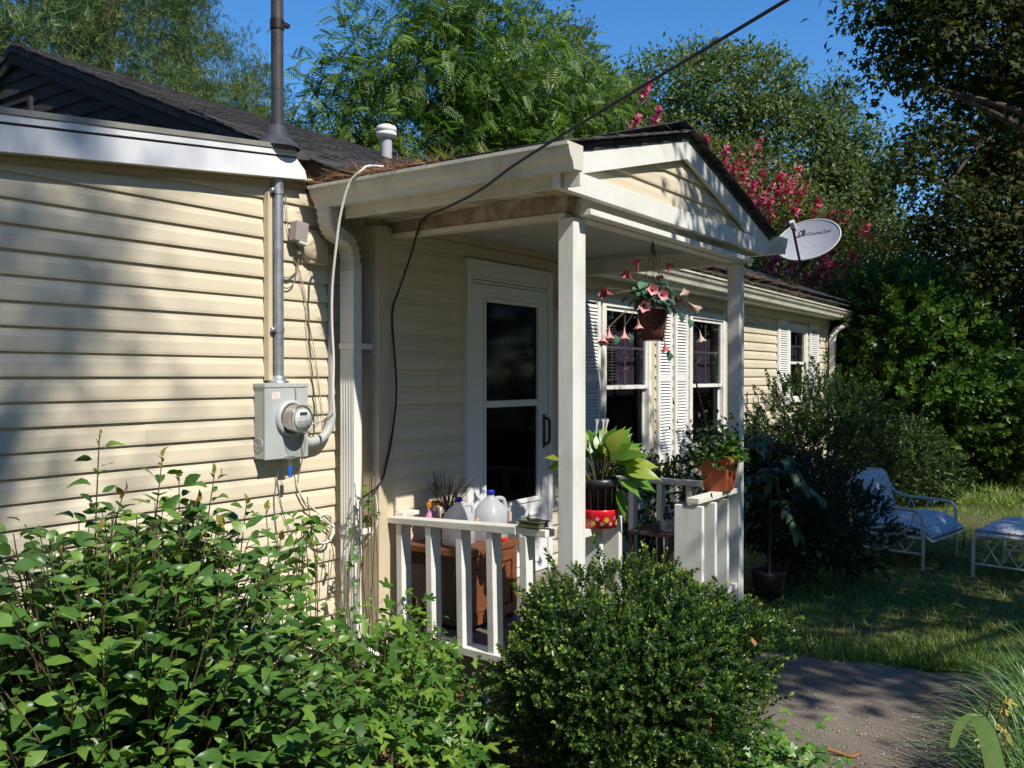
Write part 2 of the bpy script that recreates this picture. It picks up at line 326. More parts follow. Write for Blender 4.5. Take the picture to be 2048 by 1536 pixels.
# ---------------------------------------------------------------- ground
def sheet(name, pts, z, mat, kind='structure'):
    me = bpy.data.meshes.new(name); me.from_pydata([(x, y, z) for x, y in pts], [], [tuple(range(len(pts)))]); me.update()
    return tag(link(name, me, mat), kind=kind)

V['lawn'] = M('lawn_soil', (0.06, 0.09, 0.022), (0.085, 0.075, 0.032), scale=1.3, rough=1.0, bump=1.0, bscale=40, dirt=(0.12, 0.10, 0.045), dscale=0.9, damt=0.6)
V['path'] = M('packed_dirt_path', (0.19, 0.158, 0.122), (0.12, 0.098, 0.076), scale=2.2, rough=0.95, bump=0.7, bscale=90, dirt=(0.23, 0.20, 0.155), dscale=30, damt=0.45, detail=9)
V['bed'] = M('leaf_mould_bed', (0.05, 0.038, 0.025), (0.09, 0.065, 0.038), scale=22, rough=1.0, bump=1.0, bscale=50)

def ground():
    me = bpy.data.meshes.new('ground'); n = 60
    xs = np.concatenate([np.linspace(-150, -3, 8), np.linspace(-2, 24, 60), np.linspace(30, 260, 10)]); ys = np.concatenate([np.linspace(-150, -6, 8), np.linspace(-5, 14, 45), np.linspace(20, 260, 10)])
    X, Y = np.meshgrid(xs, ys); rg = np.random.default_rng(3)
    Z = rg.normal(0, 0.007, X.shape); Z -= 0.012
    vs = np.stack([X.ravel(), Y.ravel(), Z.ravel()], 1); a = len(xs)
    fs = [(j * a + i, j * a + i + 1, (j + 1) * a + i + 1, (j + 1) * a + i) for j in range(len(ys) - 1) for i in range(a - 1)]
    me.from_pydata(vs.tolist(), [], fs); me.polygons.foreach_set('use_smooth', [True] * len(fs)); me.update()
    return tag(link('ground', me, V['lawn']), kind='structure')
ground()
PATH = [(-6, -2.6), (2.0, -1.4), (3.6, -0.55), (4.6, -0.15), (5.2, 0.15), (5.48, 0.42), (5.40, 0.66), (5.24, 0.92), (5.27, 1.15), (5.12, 1.42), (5.16, 1.62), (5.05, 1.85), (5.1, 2.0), (4.98, 2.2), (4.45, 2.2), (4.25, 1.95), (4.0, 1.55), (3.75, 1.25), (3.2, 1.05), (2.2, 0.95), (0, 0.9), (-6, 0.8)]
sheet('path', PATH, 0.022, V['path'])
sheet('garden_bed', [(-4, 3.75), (-4, 1.2), (0, 1.0), (2.2, 1.0), (3.2, 1.1), (3.8, 1.35), (4.2, 1.95), (4.3, 2.2), (3.8, 2.3), (3.7, 3.75)], 0.017, V['bed'])

# ---------------------------------------------------------------- house
HOUSE = thing('house', 'single-storey house with beige lap siding, dark shingle roof and a gabled front porch', 'house', (3.66, 3.47, 0))
YD, YW = 3.47, 3.68          # entry wall plane, wall plane of the rest of the front
CH = 0.1016                  # siding course

def panel(parent, O, dr, nr, sb, st, zb, h, mat, name='siding_panel'):
    """one lap of vinyl siding: from s=sb[0]..sb[1] along dr at its lower edge to st at its upper edge, standing out along nr"""
    j = rnd.uniform(-0.0008, 0.0008); j2 = rnd.uniform(-0.0012, 0.0012)
    prof = [(-0.004, 0.0), (0.0155 + j, 0.0), (0.0165 + j, 0.012), (0.0125 + j, h * 0.60), (0.0075, h * 0.74), (0.0035, h * 0.90), (0.0015, h + 0.002)]
    vs = []
    for e in (0, 1):
        for (o, z) in prof:
            t = min(z / h, 1.0); s = sb[e] + (st[e] - sb[e]) * t
            vs.append((O[0] + dr[0] * s + nr[0] * o, O[1] + dr[1] * s + nr[1] * o, zb + z + (j2 if e else 0)))
    n = len(prof); fs = [(i, i + 1, n + i + 1, n + i) for i in range(n - 1)] + [tuple(range(n))[::-1], tuple(range(n, 2 * n))]
    return MB().add(vs, fs).build(name, mat, parent)

def siding(parent, O, dr, nr, s0, s1, z0, z1, phase, holes=(), mat=None, lim=None, seams=False):
    z = z0 - ((z0 - phase) % CH)
    while z < z1 - 0.02:
        segs = [(s0, s1)]
        for (a, b, c, d) in holes:
            if z + CH * 0.98 > c and z < d - 0.02:
                nx = []
                for (p, q) in segs:
                    if b <= p or a >= q: nx.append((p, q)); continue
                    if a > p: nx.append((p, a))
                    if b < q: nx.append((b, q))
                segs = nx
        if seams:
            nx = []
            for (p, q) in segs:
                c = rnd.uniform(p, q)
                if q - p > 1.2 and rnd.random() < .55 and p + .3 < c < q - .3: nx += [(p, c + .025, 0), (c, q, .0016)]
                else: nx.append((p, q, 0))
        else: nx = [(p, q, 0) for (p, q) in segs]
        for (p, q, of) in nx:
            pb, qb, pt, qt = p, q, p, q
            if lim:
                l0, l1 = lim(z), lim(z + CH)
                pb, qb = max(p, l0[0]), min(q, l0[1]); pt, qt = max(p, l1[0]), min(q, l1[1])
                if qt < pt: pt = qt = 0.5 * (pt + qt)
                if qb - pb < 0.05: continue
            if q - p > 0.01: panel(parent, (O[0] + nr[0] * of, O[1] + nr[1] * of), dr, nr, (pb, qb), (pt, qt), z, CH, mat or V['siding'])
        z += CH

XD, YDN = (1, 0), (0, -1)

# --- left wing wall (with the meter)
def zf(x): return 2.485 + (x - 1.689) * 0.109      # lower edge of the sloping fascia
b = MB(); b.prism([(-2.2, YW + 0.004, 0), (3.66, YW + 0.004, 0), (3.66, YW + 0.004, zf(3.66) + 0.05), (-2.2, YW + 0.004, zf(-2.2) + 0.05)], (0, YW + 0.004, 0), (0, YW + 0.12, 0))
wing = b.build('wing_wall', V['beige_trim'], HOUSE)
siding(wing, (0, YW), XD, YDN, -2.2, 3.655, 0.19, 2.74, 1.62, [], None, lambda z: (1.689 + (z - 2.485 - 0.03) / 0.109, 9.0), True)
# --- main front wall, right part, with window holes
W1 = (6.53, 7.42, 0.86, 2.25); W2 = (8.30, 9.20, 0.86, 2.25); W3 = (11.36, 12.12, 1.28, 2.27)
b = MB()
xs = [5.70, W1[0], W1[1], W2[0], W2[1], W3[0], W3[1], 13.20]
for i in range(0, 7):
    if i % 2 == 0: b.box(xs[i], xs[i + 1], YW + 0.004, YW + 0.12, 0.0, 2.46)
for W in (W1, W2, W3):
    b.box(W[0], W[1], YW + 0.004, YW + 0.12, 0.0, W[2]); b.box(W[0], W[1], YW + 0.004, YW + 0.12, W[3], 2.46)
front = b.build('front_wall', V['beige_trim'], HOUSE)
siding(front, (0, YW), XD, YDN, 5.76, 13.14, 0.19, 2.455, 1.62, [W1, W2, W3], None, None, True)
# --- entry wall (stands 0.2 m forward) and its return
b = MB()
b.box(3.665, 4.42, YD + 0.004, YD + 0.10, 0.0, 2.56); b.box(5.395, 5.75, YD + 0.004, YD + 0.10, 0.0, 2.56); b.box(4.42, 5.395, YD + 0.004, YD + 0.10, 2.34, 2.56)
b.box(3.665, 3.75, YD + 0.10, YW + 0.10, 0.0, 2.56); b.box(5.65, 5.75, YD + 0.10, YW, 0.0, 2.56)
entry = b.build('entry_wall', V['beige_trim'], HOUSE)
PH = 1.564
siding(entry, (0, YD), XD, YDN, 3.755, 4.412, 0.2, 2.53, PH, [])
siding(entry, (0, YD), XD, YDN, 5.40, 5.74, 0.2, 2.53, PH, [])
siding(entry, (0, YD), XD, YDN, 4.412, 5.40, 2.36, 2.53, PH, [])
siding(entry, (3.66, 0), (0, 1), (-1, 0), 3.565, 3.675, 0.2, 2.55, PH)
# corner boards
MB().prism([(3.637, 3.447, 0.12), (3.757, 3.447, 0.12), (3.757, 3.462, 0.12), (3.652, 3.462, 0.12), (3.652, 3.567, 0.12), (3.637, 3.567, 0.12)], (0, 0, 0.12), (0, 0, 2.46)).build('corner_board', V['beige_trim'], HOUSE, 0.002)
MB().prism([(13.12, 3.657, 0.12), (13.225, 3.657, 0.12), (13.225, 3.78, 0.12), (13.21, 3.78, 0.12), (13.21, 3.672, 0.12), (13.12, 3.672, 0.12)], (0, 0, 0.12), (0, 0, 2.44)).build('corner_board', V['beige_trim'], HOUSE, 0.002)
# other walls and foundation, closed behind
b = MB(); b.box(13.08, 13.20, 3.805, 10.2, 0, 2.46); b.box(3.40, 13.08, 10.08, 10.2, 0, 2.46); b.box(-2.2, 3.40, 9.0, 9.12, 0, 2.4); b.box(-2.2, -2.08, 3.805, 9.0, 0, 2.4)
b.build('rear_wall', V['beige_trim'], HOUSE)
b = MB(); b.box(-2.2, 3.62, YW - 0.0, YW + 0.1, 0, 0.188); b.box(3.80, 6.0, 2.33, 2.42, 0, 0.17); b.box(3.80, 3.9, 2.42, 3.45, 0, 0.17); b.box(5.8, 13.2, YW, YW + 0.1, 0, 0.188)
b.build('foundation', V['concrete'], HOUSE)

# --- left wing: rake soffit, fascia, metal edge, roof
def slab(mb, xa, xb, ya, yb, za, zb_):
    """sloping bar whose z offsets za..zb_ ride on zf(x)"""
    vs = [(x, y, zf(x) + z) for z in (za, zb_) for y in (ya, yb) for x in (xa, xb)]
    return mb.add(vs, [(0, 2, 3, 1), (4, 5, 7, 6), (0, 1, 5, 4), (2, 6, 7, 3), (0, 4, 6, 2), (1, 3, 7, 5)])
FY = 3.585
slab(MB(), -2.3, 3.35, FY + 0.025, 3.70, 0.0, 0.012).build('soffit', V['soffit_dark'], HOUSE)
A_ = 3.242
fp = [(-2.3, zf(-2.3)), (A_, zf(A_)), (A_ - 0.012, zf(A_) + 0.045), (A_ - 0.07, zf(A_ - 0.07) + 0.104), (-2.3, zf(-2.3) + 0.104)]
MB().prism([(x, FY, z) for x, z in fp], (0, FY, 0), (0, FY + 0.024, 0)).build('wing_fascia', V['fascia'], HOUSE)
slab(MB(), -2.3, A_ - 0.075, FY - 0.008, FY + 0.02, 0.114, 0.142).build('drip_edge', V['fascia'], HOUSE)
slab(MB(), -2.3, A_ - 0.085, FY - 0.014, FY + 0.03, 0.144, 0.168).build('roof_edge', V['drip'], HOUSE)
slab(MB(), -2.3, 3.355, FY + 0.03, 9.2, 0.11, 0.160).build('wing_roof', V['shingle_mass'], HOUSE)
slab(MB(), -2.2, 3.63, 3.655, 3.664, -0.035, -0.002).build('frieze', V['soffit_dark'], HOUSE)

# --- main gable end above the wing
PK = 6.85; EV = 3.36; SL = 0.405
def zr(y): return 4.095 - abs(y - PK) * SL           # top of the main roof at y
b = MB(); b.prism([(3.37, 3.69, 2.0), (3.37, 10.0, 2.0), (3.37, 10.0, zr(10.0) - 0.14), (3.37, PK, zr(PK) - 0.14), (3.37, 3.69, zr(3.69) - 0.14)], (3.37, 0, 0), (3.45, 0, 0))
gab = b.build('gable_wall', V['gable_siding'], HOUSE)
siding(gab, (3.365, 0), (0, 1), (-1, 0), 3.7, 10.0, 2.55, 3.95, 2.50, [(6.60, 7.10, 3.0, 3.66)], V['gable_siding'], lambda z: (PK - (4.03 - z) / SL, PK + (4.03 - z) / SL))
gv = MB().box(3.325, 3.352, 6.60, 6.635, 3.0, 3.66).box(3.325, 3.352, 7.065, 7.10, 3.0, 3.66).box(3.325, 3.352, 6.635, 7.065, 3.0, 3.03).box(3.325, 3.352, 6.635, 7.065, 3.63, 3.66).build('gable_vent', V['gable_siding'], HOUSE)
for k in range(9): MB().add([(3.33, 6.635, 3.06 + k * 0.065), (3.33, 7.065, 3.06 + k * 0.065), (3.36, 7.065, 3.10 + k * 0.065), (3.36, 6.635, 3.10 + k * 0.065), (3.335, 6.635, 3.055 + k * 0.065), (3.335, 7.065, 3.055 + k * 0.065), (3.365, 7.065, 3.095 + k * 0.065), (3.365, 6.635, 3.095 + k * 0.065)],
        [(0, 1, 2, 3), (7, 6, 5, 4), (0, 4, 5, 1), (1, 5, 6, 2), (2, 6, 7, 3), (3, 7, 4, 0)]).build('louver_slat', V['dark'], gv)

def quadslab(mb, a, bq, c, d, th):
    """thin slab whose top is the quad a, b, c, d and which is th thick downwards"""
    P = [Vector(p) for p in (a, bq, c, d)]; Q = [p - Vector((0, 0, th)) for p in P]
    return mb.add(P + Q, [(0, 1, 2, 3), (7, 6, 5, 4), (0, 4, 5, 1), (1, 5, 6, 2), (2, 6, 7, 3), (3, 7, 4, 0)])
# main roof deck (two slopes)
b = MB()
quadslab(b, (3.31, EV, zr(EV) - 0.02), (13.55, EV, zr(EV) - 0.02), (13.55, PK, zr(PK) - 0.02), (3.31, PK, zr(PK) - 0.02), 0.05)
quadslab(b, (3.31, PK, zr(PK) - 0.021), (13.55, PK, zr(PK) - 0.021), (13.55, 10.5, zr(10.5) - 0.02), (3.31, 10.5, zr(10.5) - 0.02), 0.05)
roof = b.build('main_roof', V['shingle_mass'], HOUSE)
# rake board along the left edge
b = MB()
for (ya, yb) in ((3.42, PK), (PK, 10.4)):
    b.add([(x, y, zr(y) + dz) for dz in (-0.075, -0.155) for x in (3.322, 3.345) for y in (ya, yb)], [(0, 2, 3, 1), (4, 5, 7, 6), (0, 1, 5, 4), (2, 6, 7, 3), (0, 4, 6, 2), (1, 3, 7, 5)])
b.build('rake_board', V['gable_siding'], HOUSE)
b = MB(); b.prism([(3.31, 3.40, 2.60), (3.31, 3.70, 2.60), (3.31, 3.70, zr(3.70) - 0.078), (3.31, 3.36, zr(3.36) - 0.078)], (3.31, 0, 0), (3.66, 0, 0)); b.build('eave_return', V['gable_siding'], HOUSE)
# shingle tabs
def tabmesh(name, wdt, dep, th, seed):
    q = random.Random(seed); c = q.uniform(-0.006, 0.006); l1, l2 = q.uniform(0, 0.006), q.uniform(0, 0.006)
    vs = [(0.003, c, l1), (wdt * 0.5, c * 0.5, 0.003), (wdt - 0.003, 0.0, l2), (wdt - 0.003, dep, 0.0), (wdt * 0.5, dep, 0.0), (0.003, dep, 0.0)]
    vs += [(x, y, z + th) for x, y, z in vs]
    fs = [(5, 4, 1, 0), (4, 3, 2, 1), (6, 7, 10, 11), (7, 8, 9, 10), (0, 1, 7, 6), (1, 2, 8, 7), (2, 3, 9, 8), (3, 4, 10, 9), (4, 5, 11, 10), (5, 0, 6, 11)]
    me = bpy.data.meshes.new(name); me.from_pydata(vs, [], fs); me.update(); me.materials.append(V['shingle']); return me
TABS = [tabmesh('shingle', 0.305, 0.19, 0.007, k) for k in range(5)]
HALF = tabmesh('shingle', 0.125, 0.19, 0.007, 9)
def shingle_field(parent, A, along, up, L, H, keep, cap, lim=None, flip=False):
    """rows of tabs on the plane through A; those that keep(x, y, z) allows (first cap, nearest first) are parts, the rest one stuff part"""
    along = Vector(along).normalized(); up = Vector(up).normalized(); nrm = along.cross(up).normalized()
    rot = Matrix((along, up, nrm)).transposed()
    spots = []; spots_half = []
    r = 0; s = -0.02
    while s < H - 0.05:
        x = -0.006 * rnd.random()
        if flip: x = (L - (0.125 if r % 2 else 0.0)) % 0.307
        if r % 2: spots_half.append(s)
        if r % 2 and not flip: x = 0.125
        while x < L:
            p = Vector(A) + along * x + up * s + nrm * (0.004 + 0.001 * (r % 2))
            c = p + along * 0.15 + up * 0.1
            if (lim is None or lim(c)) and x + 0.305 < L + 0.04 and x > -0.045: spots.append((c.length, p, rnd.uniform(-0.008, 0.008)))
            x += 0.307
        s += 0.127; r += 1
    for s in spots_half:
        p = Vector(A) + along * (L - 0.125 if flip else 0.0) + up * s + nrm * 0.0035
        if lim is None or lim(p + along * 0.06 + up * 0.1): spots.append((p.length, p, 9))
    spots.sort(key=lambda q: q[0])
    o0 = origin(parent); rest = MB()
    for i, (_, p, tw) in enumerate(spots):
        me = HALF if tw == 9 else TABS[i % 5]
        tw = 0.0 if tw == 9 else tw
        mt = rot @ Matrix.Rotation(tw, 3, 'Z') @ Matrix.Rotation(-0.035, 3, 'X')
        if i < cap:
            o = bpy.data.objects.new('shingle', me); COL.objects.link(o); o.parent = parent
            o.matrix_local = Matrix.Translation(p - o0) @ mt.to_4x4()
        else:
            rest.add([mt @ v.co + p for v in me.vertices], [tuple(f.vertices) for f in me.polygons])
    if rest.v: tag(rest.build('shingle_field', V['shingle_mass'], parent), kind='stuff')
def over_porch(c): return not (3.42 < c.x < 6.06 and c.z < 2.655 + 0.25 * min(c.x - 3.35, 6.08 - c.x))
shingle_field(roof, (3.285, EV - 0.01, zr(EV) - 0.015), (1, 0, 0), (0, 1, SL), 10.28, 3.95, None, 190, over_porch)
# vent pipe on the main roof
vp = MB().lathe((6.44, 6.0, 0), [(0.056, 3.6), (0.056, 3.96)], 18).build('vent_pipe', V['pvc'], HOUSE)
MB().lathe((6.44, 6.0, 0), [(0.0, 4.066), (0.05, 4.064), (0.092, 4.045), (0.099, 4.025), (0.099, 3.995), (0.084, 3.990), (0.099, 3.985), (0.099, 3.955), (0.058, 3.935)], 22).build('vent_cap', V['white'], vp)
# --- porch roof: gable to the front
PX, PZ = 4.69, 2.997
EL, ER, EZL, EZR = 3.35, 6.06, 2.655, 2.605
SLL = (PZ - EZL) / (PX - EL); SRR = (PZ - EZR) / (ER - PX)
def back(x, z): return EV + (z - zr(EV)) / SL + 0.03
b = MB()
quadslab(b, (EL, 2.075, EZL - 0.016), (PX, 2.075, PZ - 0.016), (PX, 4.55, PZ - 0.016), (EL, 3.62, EZL - 0.016), 0.035)
quadslab(b, (PX, 2.075, PZ - 0.0165), (ER, 2.075, EZR - 0.016), (ER, 3.55, EZR - 0.016), (PX, 4.55, PZ - 0.0165), 0.035)
proof = b.build('porch_roof', V['shingle_mass'], HOUSE)
def above_main(c): return c.z > zr(c.y) - 0.03 or c.y < EV
shingle_field(proof, (EL - 0.02, 3.66, EZL - 0.012), (0, -1, 0), (1, 0, SLL), 1.625, 1.40, None, 48, above_main, True)
shingle_field(proof, (ER + 0.02, 2.035, EZR - 0.012), (0, 1, 0), (-1, 0, SRR), 1.6, 1.43, None, 48, above_main)
# rake boards, frieze board, gable siding
def rake(xa, za, xb, zb_, nm):
    MB().add([(xa, 2.082, za), (xb, 2.082, zb_), (xb, 2.082, zb_ - 0.105), (xa, 2.082, za - 0.105), (xa, 2.107, za), (xb, 2.107, zb_), (xb, 2.107, zb_ - 0.105), (xa, 2.107, za - 0.105)],
             [(0, 3, 2, 1), (4, 5, 6, 7), (0, 1, 5, 4), (3, 7, 6, 2), (0, 4, 7, 3), (1, 2, 6, 5)]).build(nm, V['white'], HOUSE, 0.002)
rake(EL - 0.0, EZL - 0.052, PX - 0.001, PZ - 0.052, 'rake_board')
rake(PX + 0.001, PZ - 0.052, ER + 0.0, EZR - 0.052, 'rake_board')
MB().box(3.335, 6.0, 2.078, 2.118, 2.448, 2.545).build('frieze_board', V['white'], HOUSE, 0.002)
b = MB(); b.prism([(3.40, 2.135, 2.50), (6.02, 2.135, 2.50), (6.02, 2.135, 2.54), (PX, 2.135, 2.90), (3.40, 2.135, 2.56)], (0, 2.135, 0), (0, 2.20, 0))
pg = b.build('porch_gable', V['beige_trim'], HOUSE)
siding(pg, (0, 2.133), XD, YDN, 3.36, 6.05, 2.545, 2.95, 2.545, [], None, lambda z: (PX - (2.935 - z) / SLL, PX + (2.935 - z) / SRR))
# gutters (open K-style channels)
def gutter(name, end, run, outx, mat=V['gutter']):
    """outx(o, z): maps outward offset and height to a point at the start; run: sweep vector"""
    pr_ = [(0.0, 0.0), (0.0, -0.108), (0.078, -0.112), (0.083, -0.092), (0.088, -0.078), (0.108, -0.055), (0.118, -0.03), (0.120, -0.018), (0.132, -0.016), (0.132, 0.0),
           (0.122, 0.0), (0.122, -0.010), (0.112, -0.012), (0.110, -0.028), (0.100, -0.050), (0.081, -0.076), (0.075, -0.104), (0.004, -0.101), (0.004, 0.0)]
    P = [outx(o, z) for o, z in pr_]
    mb = MB(); n = len(P); Q = [(p[0] + run[0], p[1] + run[1], p[2] + run[2]) for p in P]
    mb.add(P + Q, [(i, (i + 1) % n, n + (i + 1) % n, n + i) for i in range(n)])
    for E_ in (P, Q):
        cap = E_[1:10] + [E_[0]]
        mb.add(cap + [], [tuple(range(len(cap)))])
    return mb.build(name, mat, HOUSE)
g1 = gutter('gutter', None, (0, 1.60, 0), lambda o, z: (3.375 - o, 1.985, 2.622 + z))
gutter('gutter', None, (0, 1.35, 0), lambda o, z: (6.065 + o, 2.00, 2.575 + z))
gutter('gutter', None, (7.46, 0, -0.045), lambda o, z: (6.08, 3.49 - o, 2.598 + z))
MB().box(3.355, 3.372, 1.99, 2.076, 2.45, 2.60).build('gutter_bracket', V['white'], HOUSE)
# side fascia boards and weathered soffit
MB().box(3.376, 3.392, 2.12, 3.44, 2.455, 2.60).build('side_fascia', V['gutter'], HOUSE)
MB().box(6.045, 6.062, 2.12, 3.44, 2.455, 2.57).build('side_fascia', V['gutter'], HOUSE)
sf = MB().box(3.393, 3.755, 2.125, 3.44, 2.512, 2.52).build('porch_soffit', V['dark'], HOUSE)
for k in range(15):
    y0 = 2.127 + k * 0.0876
    zj = rnd.uniform(-0.002, 0.002)
    MB().add([(3.394, y0, 2.468 + zj), (3.394, y0 + 0.079, 2.468 + zj), (3.742, y0 + 0.079, 2.499 + zj), (3.742, y0, 2.499 + zj), (3.394, y0, 2.480 + zj), (3.394, y0 + 0.079, 2.480 + zj), (3.742, y0 + 0.079, 2.511 + zj), (3.742, y0, 2.511 + zj)],
             [(0, 3, 2, 1), (4, 5, 6, 7), (0, 1, 5, 4), (1, 2, 6, 5), (2, 3, 7, 6), (3, 0, 4, 7)]).build('soffit_board', V['soffit'], sf)
# beams (the side of the porch runs slightly askew to the wall, as the posts stand)
def swing(o, p, az, ax, sy=1.0):
    """turn a built part about the world point p by az (vertical axis) and ax (its cross axis), stretched sy along the run"""
    c = Vector(p) - origin(o.parent)
    o.matrix_local = Matrix.Translation(c) @ Matrix.Rotation(az, 4, 'Z') @ Matrix.Rotation(ax, 4, 'X') @ Matrix.Diagonal((1, sy, 1, 1)) @ Matrix.Translation(-c)
SKEW = R(-6.2)
swing(MB().box(3.744, 3.80, 2.25, 3.446, 2.424, 2.527).build('side_beam', V['rust'], HOUSE, 0.003), (3.744, 3.446, 2.47), SKEW, R(1.3), 1.04)
swing(MB().box(3.738, 3.81, 2.262, 3.44, 2.398, 2.4225).build('beam_ledge', V['gutter'], HOUSE, 0.002), (3.744, 3.446, 2.47), SKEW, R(1.3), 1.04)
MB().box(3.672, 5.815, 2.165, 2.24, 2.370, 2.468).build('front_beam', V['wood_white'], HOUSE, 0.003)
MB().box(3.64, 5.80, 2.098, 2.162, 2.376, 2.405).build('beam_ledge', V['wood_white'], HOUSE, 0.003)
MB().box(5.75, 5.812, 2.257, 3.44, 2.37, 2.468).build('side_beam', V['wood_white'], HOUSE, 0.003)
MB().box(3.70, 5.985, 2.245, 3.46, 2.485, 2.50).build('porch_ceiling', V['ceiling'], HOUSE)
MB().box(3.40, 6.0, 2.1185, 2.260, 2.472, 2.480).build('front_soffit', V['soffit_dark'], HOUSE)
MB().box(3.77, 5.75, YD - 0.035, YD - 0.016, 2.455, 2.50).build('ceiling_trim', V['beige_trim'], HOUSE, 0.003)
# posts
MB().box(3.60, 3.715, 2.17, 2.255, 0.0, 2.368).build('porch_post', V['wood_white'], HOUSE, 0.004)
MB().box(5.73, 5.815, 2.17, 2.255, 0.0, 2.368).build('porch_post', V['wood_white'], HOUSE, 0.004)
# floor boards
fl = MB().box(3.70, 6.05, 2.36, 3.465, 0.165, 0.185).build('porch_floor', V['floor'], HOUSE)
for k in range(12):
    MB().box(3.72, 6.02, 2.34 + k * 0.0935, 2.34 + k * 0.0935 + 0.090, 0.186, 0.212).build('floor_board', V['floor'], fl)
# railings
def wedge(mb, x0, x1, y0, y1, z0, z1, lean=0.0):
    vs = [(x + (lean if z == z1 else 0), y, z) for z in (z0, z1) for y in (y0, y1) for x in (x0, x1)]
    return mb.add(vs, [(0, 2, 3, 1), (4, 5, 7, 6), (0, 1, 5, 4), (2, 6, 7, 3), (0, 4, 6, 2), (1, 3, 7, 5)])
rl = MB().add([(3.705, 2.53, 0.820), (3.79, 2.53, 0.820), (3.79, 3.445, 0.797), (3.705, 3.445, 0.797), (3.705, 2.53, 0.860), (3.79, 2.53, 0.860), (3.79, 3.445, 0.832), (3.705, 3.445, 0.832)],
              [(0, 3, 2, 1), (4, 5, 6, 7), (0, 1, 5, 4), (1, 2, 6, 5), (2, 3, 7, 6), (3, 0, 4, 7)]).build('railing', V['rail_white'], HOUSE, 0.004)
MB().box(3.712, 3.785, 2.352, 2.527, 0.822, 0.857).build('top_rail', V['rail_white'], rl, 0.003)
MB().box(3.70, 3.80, 2.352, 3.44, 0.165, 0.205).build('bottom_rail', V['rail_white'], rl, 0.003)
for y in (3.345, 3.115, 2.895, 2.685, 2.47):
    wedge(MB(), 3.712, 3.785, y, y + 0.042, 0.19, 0.797 if y > 3.3 else (0.803 if y > 3.05 else (0.81 if y > 2.8 else 0.817)), rnd.uniform(-0.004, 0.004)).build('baluster', V['wood_white'], rl, 0.003)
swing(rl, (3.745, 3.445, .83), SKEW, R(-1.3), 1.04)
MB().box(3.765, 3.90, 3.38, 3.452, 0.829, 0.853).build('rail_block', V['rail_white'], HOUSE, 0.003)
rl2 = MB().box(3.842, 4.055, 2.262, 2.345, 0.812, 0.850).build('railing', V['rail_white'], HOUSE, 0.004)
MB().box(3.842, 4.26, 2.27, 2.34, 0.150, 0.189).build('bottom_rail', V['rail_white'], rl2, 0.003)
for x in (4.01, 4.215): MB().box(x, x + 0.038, 2.258, 2.42, 0.19, 0.81 if x < 4.1 else 0.875).build('baluster', V['wood_white'], rl2, 0.003)
rl3 = MB().box(5.28, 5.965, 2.262, 2.345, 0.815, 0.852).build('railing', V['rail_white'], HOUSE, 0.004)
MB().box(5.28, 5.965, 2.27, 2.34, 0.150, 0.189).build('bottom_rail', V['rail_white'], rl3, 0.003)
for x in (5.29, 5.50, 5.71): MB().box(x, x + 0.038, 2.245, 2.435, 0.19, 0.80).build('baluster', V['wood_white'], rl3, 0.003)
def closer(o, k=0.96):
    """the front row of the porch stands a little nearer than first measured"""
    c = Vector((0, 0, 1.62)) - origin(o.parent); l = o.location.copy()
    o.scale = (k, k, k); o.location = c + (l - c) * k
closer(rl2); closer(rl3)
rl4 = MB().box(5.97, 6.05, 2.36, 3.62, 0.835, 0.872).build('railing', V['rail_white'], HOUSE, 0.004)
MB().box(5.975, 6.045, 2.36, 3.62, 0.150, 0.189).build('bottom_rail', V['rail_white'], rl4, 0.003)
for y in (2.62, 2.85, 3.08, 3.31): MB().box(5.975, 6.045, y, y + 0.042, 0.19, 0.833).build('baluster', V['wood_white'], rl4, 0.003)

# --- storm door
def frame(mb, x0, x1, z0, z1, wd, y0, y1, wt=None, wb=None):
    wt = wd if wt is None else wt; wb = wd if wb is None else wb
    mb.box(x0, x0 + wd, y0, y1, z0, z1).box(x1 - wd, x1, y0, y1, z0, z1).box(x0 + wd, x1 - wd, y0, y1, z1 - wt, z1)
    if wb: mb.box(x0 + wd, x1 - wd, y0, y1, z0, z0 + wb)
    return mb
frame(MB(), 4.412, 5.402, 0.215, 2.362, 0.052, YD - 0.045, YD + 0.05, 0.105, 0).build('door_casing', V['door'], HOUSE, 0.004)
MB().box(4.464, 5.35, YD - 0.03, YD - 0.012, 2.240, 2.256).box(4.464, 5.35, YD - 0.025, YD - 0.010, 2.216, 2.236).build('door_head_trim', V['door'], HOUSE, 0.002)
sd = MB()
yd0, yd1 = YD - 0.034, YD - 0.004
sd.box(4.470, 4.612, yd0, yd1, 0.262, 2.212).box(5.218, 5.346, yd0, yd1, 0.262, 2.212).box(4.612, 5.218, yd0, yd1, 2.10, 2.212).box(4.612, 5.218, yd0, yd1, 1.418, 1.462).box(4.612, 5.218, yd0, yd1, 0.262, 0.785)
door = sd.build('storm_door', V['door'], HOUSE, 0.003)
frame(MB(), 4.585, 5.245, 0.757, 2.128, 0.027, yd0 - 0.008, yd0 - 0.0005).build('door_glass_frame', V['door'], door, 0.003)
MB().box(4.56, 5.27, yd0 - 0.006, yd0 - 0.0005, 2.148, 2.158).build('door_moulding', V['door'], door, 0.002)
frame(MB(), 4.60, 5.23, 0.33, 0.68, 0.022, yd0 - 0.009, yd0 - 0.0005).build('kick_panel_moulding', V['door'], door, 0.004)
MB().box(4.614, 5.216, YD - 0.022, YD - 0.018, 1.464, 2.098).build('glass_pane', V['dark_glass'], door)
MB().box(4.614, 5.216, YD - 0.022, YD - 0.018, 0.787, 1.416).build('glass_pane', V['dark_glass'], door)
MB().box(4.614, 5.216, YD - 0.012, YD - 0.006, 1.93, 1.965).box(4.614, 5.216, YD - 0.012, YD - 0.006, 1.33, 1.365).build('screen_rail', V['door_inner'], door)
